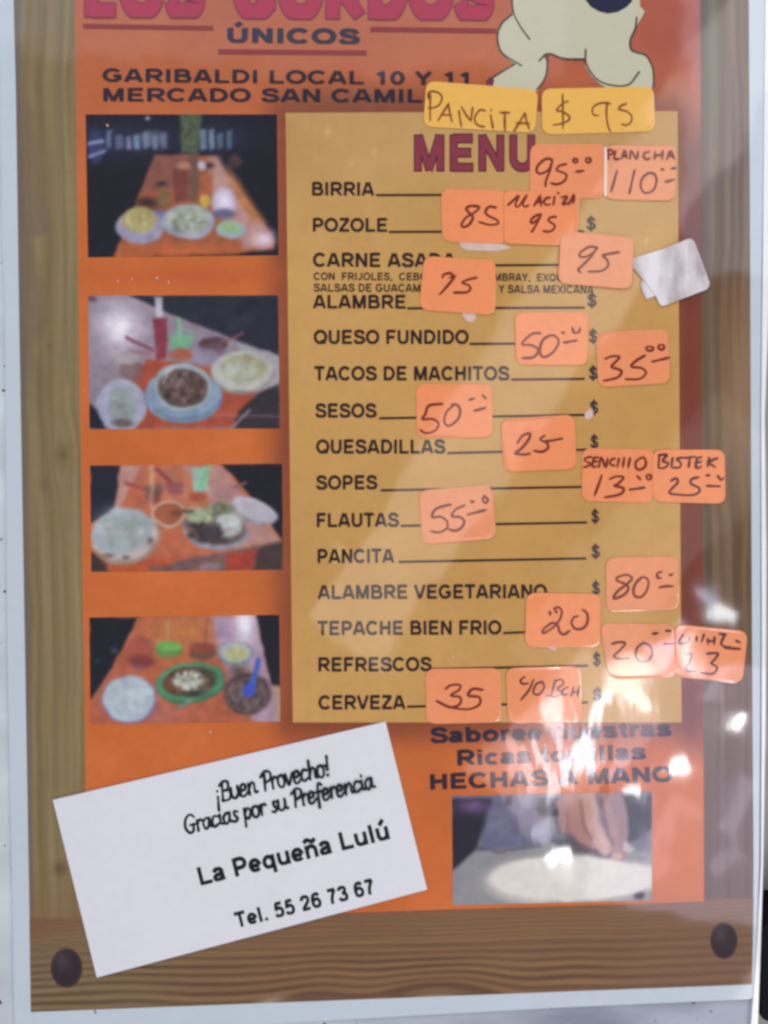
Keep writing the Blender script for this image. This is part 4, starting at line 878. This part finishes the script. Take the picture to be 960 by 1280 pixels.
sticker([(630, 238), (725, 241), (721, 307), (630, 304.5)], 2, ORANGE, 'orange sticker with the handwritten word MACIZA over 95', G, fr, words=[
    [(455, 150), (485, 125), (520, 95), (500, 150), (520, 158), (560, 100)], [(568, 92), (545, 145), (560, 160), (582, 150)], [(612, 155), (650, 90)], [(648, 95), (655, 158)], [(622, 135), (660, 130)],
    [(710, 105), (685, 110), (670, 135), (690, 150), (712, 145)], [(735, 100), (728, 150)], [(756, 78), (759, 82)], [(775, 105), (810, 100), (785, 145), (822, 135)], [(822, 148), (850, 90), (848, 140)], [(830, 125), (850, 125)]],
    price=[[(655, 205), (620, 215), (595, 240), (600, 260), (635, 235), (655, 205), (635, 250), (600, 310), (595, 305)],
           [(745, 220), (710, 225), (700, 245), (735, 270), (730, 295), (700, 310), (665, 305)]], r=7)
fr = (690, 280, 4.571)
sticker([(701, 288), (793, 297), (790, 362), (697, 354)], 3, ORANGE, 'orange sticker priced 95 beside the torn white scrap', G, fr, price=[
    [(255, 135), (215, 130), (165, 160), (160, 185), (200, 185), (250, 150), (258, 130), (225, 185), (170, 240), (150, 260), (165, 278)],
    [(385, 160), (330, 170), (290, 180), (315, 205), (320, 240), (280, 268), (205, 272)]])
fr = (510, 310, 7.385)
sticker([(530, 320), (620, 325), (619, 394), (524, 387)], 1, ORANGE, 'orange sticker priced 95 at the end of the words CARNE ASADA', G, fr, price=[
    [(318, 275), (325, 250), (375, 232), (410, 245), (415, 262), (380, 275)], [(438, 258), (380, 330), (320, 400), (290, 430)],
    [(635, 272), (560, 290), (500, 318), (560, 345), (578, 375), (540, 408), (420, 412)]])
fr = (630, 380, 4.364)
sticker([(643, 390), (736, 390), (735, 457), (645, 456)], 0, ORANGE, 'orange sticker priced 50 on the QUESO FUNDIDO row', G, fr, price=[
    [(200, 158), (150, 165), (98, 218), (150, 225), (188, 250), (160, 290), (98, 295)], [(250, 170), (210, 200), (195, 260), (220, 290), (270, 260), (298, 210), (280, 175), (245, 172)],
    [(318, 155), (328, 158)], [(372, 130), (385, 158), (410, 150), (415, 130)], [(328, 210), (400, 198)]])
sticker([(745, 416), (835, 411), (838, 479), (748, 484)], 1, ORANGE, 'orange sticker priced 35 with raised zeros, right of the TACOS DE MACHITOS row', G, fr, price=[
    [(550, 300), (590, 285), (630, 290), (590, 335), (590, 345), (640, 365), (620, 400), (540, 420)], [(770, 280), (720, 310), (695, 340), (750, 350), (775, 375), (740, 408), (660, 410)],
    circ(795, 243, 20, 12), circ(858, 235, 16, 14), [(808, 315), (902, 292)]])
fr = (510, 470, 4.174)
sticker([(520, 480), (615, 480), (616, 547), (521, 547)], 0, ORANGE, 'orange sticker priced 50 on the SESOS row', G, fr, price=[
    [(180, 145), (110, 155), (90, 200), (75, 225), (130, 225), (160, 250), (140, 285), (95, 298), (62, 280)], [(240, 150), (200, 190), (190, 240), (215, 260), (260, 225), (272, 180), (255, 150), (225, 150)],
    [(320, 125), (350, 115)], [(388, 100), (408, 118)], [(345, 182), (408, 165)]])
sticker([(626, 524), (718, 518), (721, 586), (630, 590)], 1, ORANGE, 'orange sticker priced 25 on the QUESADILLAS row', G, fr, price=[
    [(570, 350), (600, 310), (635, 300), (630, 330), (590, 380), (560, 403), (600, 410), (640, 405)], [(715, 310), (690, 330), (725, 350), (730, 375), (700, 395), (655, 390)], [(712, 342), (760, 335), (808, 325)]])
fr = (720, 550, 4.8)
sticker([(728, 560), (818, 562), (816, 629), (727, 626)], 0, ORANGE, 'orange sticker reading SENCILLO 13 at the end of the SOPES row', G, fr, words=[
    [(92, 100), (55, 110), (55, 125), (90, 145), (45, 165)], [(105, 105), (100, 160), (130, 155)], [(105, 108), (130, 103)], [(103, 132), (125, 128)], [(138, 165), (150, 105), (178, 160), (190, 108)],
    [(235, 110), (210, 120), (205, 145), (235, 155)], [(258, 110), (248, 162)], [(290, 105), (280, 165)], [(325, 105), (312, 168)], [(395, 105), (360, 130), (362, 170), (395, 175), (420, 145), (410, 108), (390, 103)]],
    price=[[(155, 210), (135, 270), (110, 335)], [(200, 235), (245, 218), (285, 225), (250, 265), (230, 275), (285, 290), (265, 325), (170, 345)], [(367, 215), (385, 235)], circ(437, 222, 14, 16), [(322, 298), (415, 285)]])
sticker([(816, 562), (906, 562), (907, 630), (816, 627)], 1, ORANGE, 'orange sticker reading BISTEK 25 overlapping the printed wood frame', G, fr, words=[
    [(500, 90), (495, 165)], [(495, 90), (545, 90), (520, 125), (555, 140), (535, 165), (495, 170)], [(580, 105), (572, 165)], [(640, 105), (605, 115), (630, 140), (620, 165), (575, 165)],
    [(650, 108), (715, 100)], [(685, 105), (675, 165)], [(725, 105), (720, 165), (755, 160)], [(725, 108), (755, 102)], [(722, 135), (750, 130)], [(800, 105), (788, 162)], [(850, 108), (798, 134), (838, 164)]],
    price=[[(570, 245), (600, 230), (610, 255), (560, 315), (620, 328), (700, 330), (740, 310), (735, 285), (690, 262), (695, 235), (738, 222)], [(785, 212), (800, 212)], [(850, 215), (870, 240), (885, 225)], [(785, 275), (868, 278)]], pen=PEND)
fr = (510, 595, 7.385)
sticker([(523, 613), (615, 606), (621, 673), (528, 681)], 0, ORANGE, 'orange sticker priced 55 on the FLAUTAS row', G, fr, price=[
    [(395, 265), (340, 275), (250, 310), (225, 380), (300, 375), (360, 420), (360, 480), (290, 520), (210, 510)], [(525, 270), (440, 310), (405, 370), (480, 380), (520, 420), (490, 480), (430, 505), (370, 490)],
    [(585, 230), (605, 240)], [(588, 242), (605, 236)], [(710, 180), (690, 215), (710, 250), (738, 225), (712, 185)], [(550, 357), (720, 312)]])
fr = (740, 685, 8)
sticker([(757, 697), (848, 695), (849, 762), (758, 765)], 0, ORANGE, 'orange sticker priced 80 at the end of the ALAMBRE VEGETARIANO row', G, fr, price=[
    [(395, 290), (350, 268), (260, 290), (250, 325), (330, 360), (365, 400), (330, 460), (240, 505), (215, 495), (260, 430), (350, 360), (400, 305), (375, 275)],
    [(500, 290), (440, 350), (415, 420), (430, 480), (490, 490), (545, 430), (565, 350), (545, 300), (500, 290)], [(700, 235), (655, 255), (655, 295), (690, 300)], [(770, 265), (790, 270), (810, 255)], [(670, 395), (740, 382), (810, 382)]])
fr = (640, 730, 7.385)
sticker([(658, 741), (751, 742), (750, 809), (656, 809)], 1, ORANGE, 'orange sticker priced 20 on the TEPACHE BIEN FRIO row', G, fr, price=[
    [(350, 290), (348, 255), (362, 275)], [(385, 230), (430, 215), (460, 255), (440, 330), (380, 400), (290, 455), (290, 420), (370, 360), (420, 380), (440, 440), (480, 465), (535, 430)], [(405, 250), (412, 262)],
    [(610, 295), (570, 310), (550, 360), (580, 410), (640, 415), (690, 370), (700, 300), (680, 255), (645, 235)]])
fr = (740, 770, 4.571)
sticker([(750, 779), (843, 780), (846, 847), (761, 849)], 0, ORANGE, 'orange sticker priced 20 under a bright reflection, left of the 23 sticker', G, fr, price=[
    [(115, 160), (150, 150), (190, 155), (165, 190), (125, 230), (160, 245), (215, 240)], [(300, 150), (260, 180), (250, 225), (270, 258), (320, 255), (345, 215), (330, 170), (290, 150)],
    [(345, 102), (380, 97)], [(425, 85), (445, 85)], [(410, 160), (470, 158)]], pen=PEND)
sticker([(843, 780), (935, 789), (928, 854), (844, 846)], 1, ORANGE, 'orange sticker priced 23 at the right edge of the menu', G, fr, words=[
    [(520, 105), (495, 155), (545, 150), (560, 110)], [(600, 115), (596, 145)], [(640, 105), (625, 150)], [(662, 130), (662, 165)], [(700, 120), (698, 165)], [(665, 145), (700, 142)], [(725, 102), (770, 106)], [(760, 105), (738, 160), (775, 178), (790, 172)], [(755, 182), (850, 188)], [(820, 140), (850, 152)]],
    price=[[(535, 220), (568, 215), (560, 260), (535, 300), (560, 318), (600, 315)], [(655, 215), (720, 215), (690, 260), (680, 270), (715, 295), (690, 330), (620, 325)]], pen=PEND)
fr = (520, 820, 4.364)
sticker([(532, 836), (626, 835), (627, 903), (533, 905)], 0, ORANGE, 'orange sticker priced 35 on the CERVEZA row', G, fr, price=[
    [(160, 180), (190, 160), (240, 158), (235, 185), (190, 215), (240, 225), (240, 260), (190, 280), (110, 245)], [(365, 185), (310, 180), (285, 215), (345, 225), (345, 265), (290, 290), (215, 285), (150, 268)]])
sticker([(632, 835), (725, 832), (728, 902), (635, 904)], 1, ORANGE, 'orange sticker with 40 and small letters BCH, at the end of the CERVEZA row', G, fr, price=[
    [(596, 112), (570, 132), (582, 152), (616, 148)], [(642, 128), (616, 186), (570, 242)], [(690, 140), (655, 155), (640, 200), (670, 210), (700, 170), (690, 140)]],
    words=[[(760, 130), (735, 220)], [(715, 215), (760, 222), (800, 200), (770, 180), (805, 150), (790, 128), (755, 140)], [(830, 170), (800, 185), (800, 210), (830, 210)], [(860, 170), (845, 220)], [(893, 165), (880, 220)], [(850, 200), (890, 190)]], wd=2.4, pen=PEND)

# torn white sticker and scraps of old glue paper
def m_scrap():
    m, nt, b = base_mat('smudged_white_paper', rough=.6, coat_rough=.2)
    N, Lk = nt.nodes, nt.links
    geo = N.new('ShaderNodeNewGeometry'); n = N.new('ShaderNodeTexNoise'); n.inputs['Scale'].default_value = 90; n.inputs['Detail'].default_value = 4
    mp = N.new('ShaderNodeMapping'); mp.inputs['Rotation'].default_value = (0, 0, .3); mp.inputs['Scale'].default_value = (1.3, .5, 1)
    Lk.new(geo.outputs['Position'], mp.inputs[0]); Lk.new(mp.outputs[0], n.inputs['Vector'])
    cr = N.new('ShaderNodeValToRGB'); e = cr.color_ramp.elements; e[0].position = .32; e[1].position = .58
    e[0].color = (*lin((160, 146, 144)), 1); e[1].color = (*lin((226, 224, 226)), 1)
    Lk.new(n.outputs['Fac'], cr.inputs['Fac']); Lk.new(cr.outputs['Color'], b.inputs['Base Color']); return m
SCR = m_scrap()
scrap = empty('torn_sticker', P(838, 340, .0011), 'torn white sticker with grey smudges at the right of the tan menu panel', 'sticker')
pts = [(785.5, 328), (787, 324), (795, 321.5), (828, 311.5), (859, 298.8), (864, 298.6), (868, 302), (878, 328), (887, 353), (886.5, 358), (883, 362), (832, 381.5), (827, 382), (824, 379), (819, 368.6), (806, 352)]
v, f = poly_px(pts, .0009, .00102); mesh_obj('paper', v, f, SCR, scrap)
v, f = poly_px([(802.7, 350), (820, 360), (821, 369), (808, 374), (804, 366), (800.5, 356)], .0006, .00072); mesh_obj('torn_flap', v, f, SCR, scrap)
RES = flat('glue_residue', (214, 186, 176), rough=.7, amt=.12)
def residue(pts, label):
    pts = [np.array(p, float) for p in pts]; c = sum(pts) / len(pts)
    o = empty('paper_scrap', P(c[0], c[1], .0005), label, 'paper scrap', 'scraps of peeled paper on the menu')
    v, f = poly_px([tuple(p) for p in pts], .0004, .00050); mesh_obj('paper', v, f, RES, o)
residue([(573, 302), (628, 305), (640, 310), (622, 314), (585, 313), (577, 310)], 'pale peeled paper strip under the 85 sticker')
residue([(577, 391), (594, 392), (595, 398), (590, 403), (584, 402), (580, 397)], 'tiny white paper scrap under the 95 sticker of the CARNE ASADA row')
residue([(731, 516), (737, 511), (742, 514), (741, 521), (735, 525), (731, 522)], 'tiny white paper scrap at the end of the SESOS line')
residue([(684, 808), (696, 808), (695, 813), (688, 812)], 'tiny pale paper scrap under the 20 sticker of the TEPACHE row')
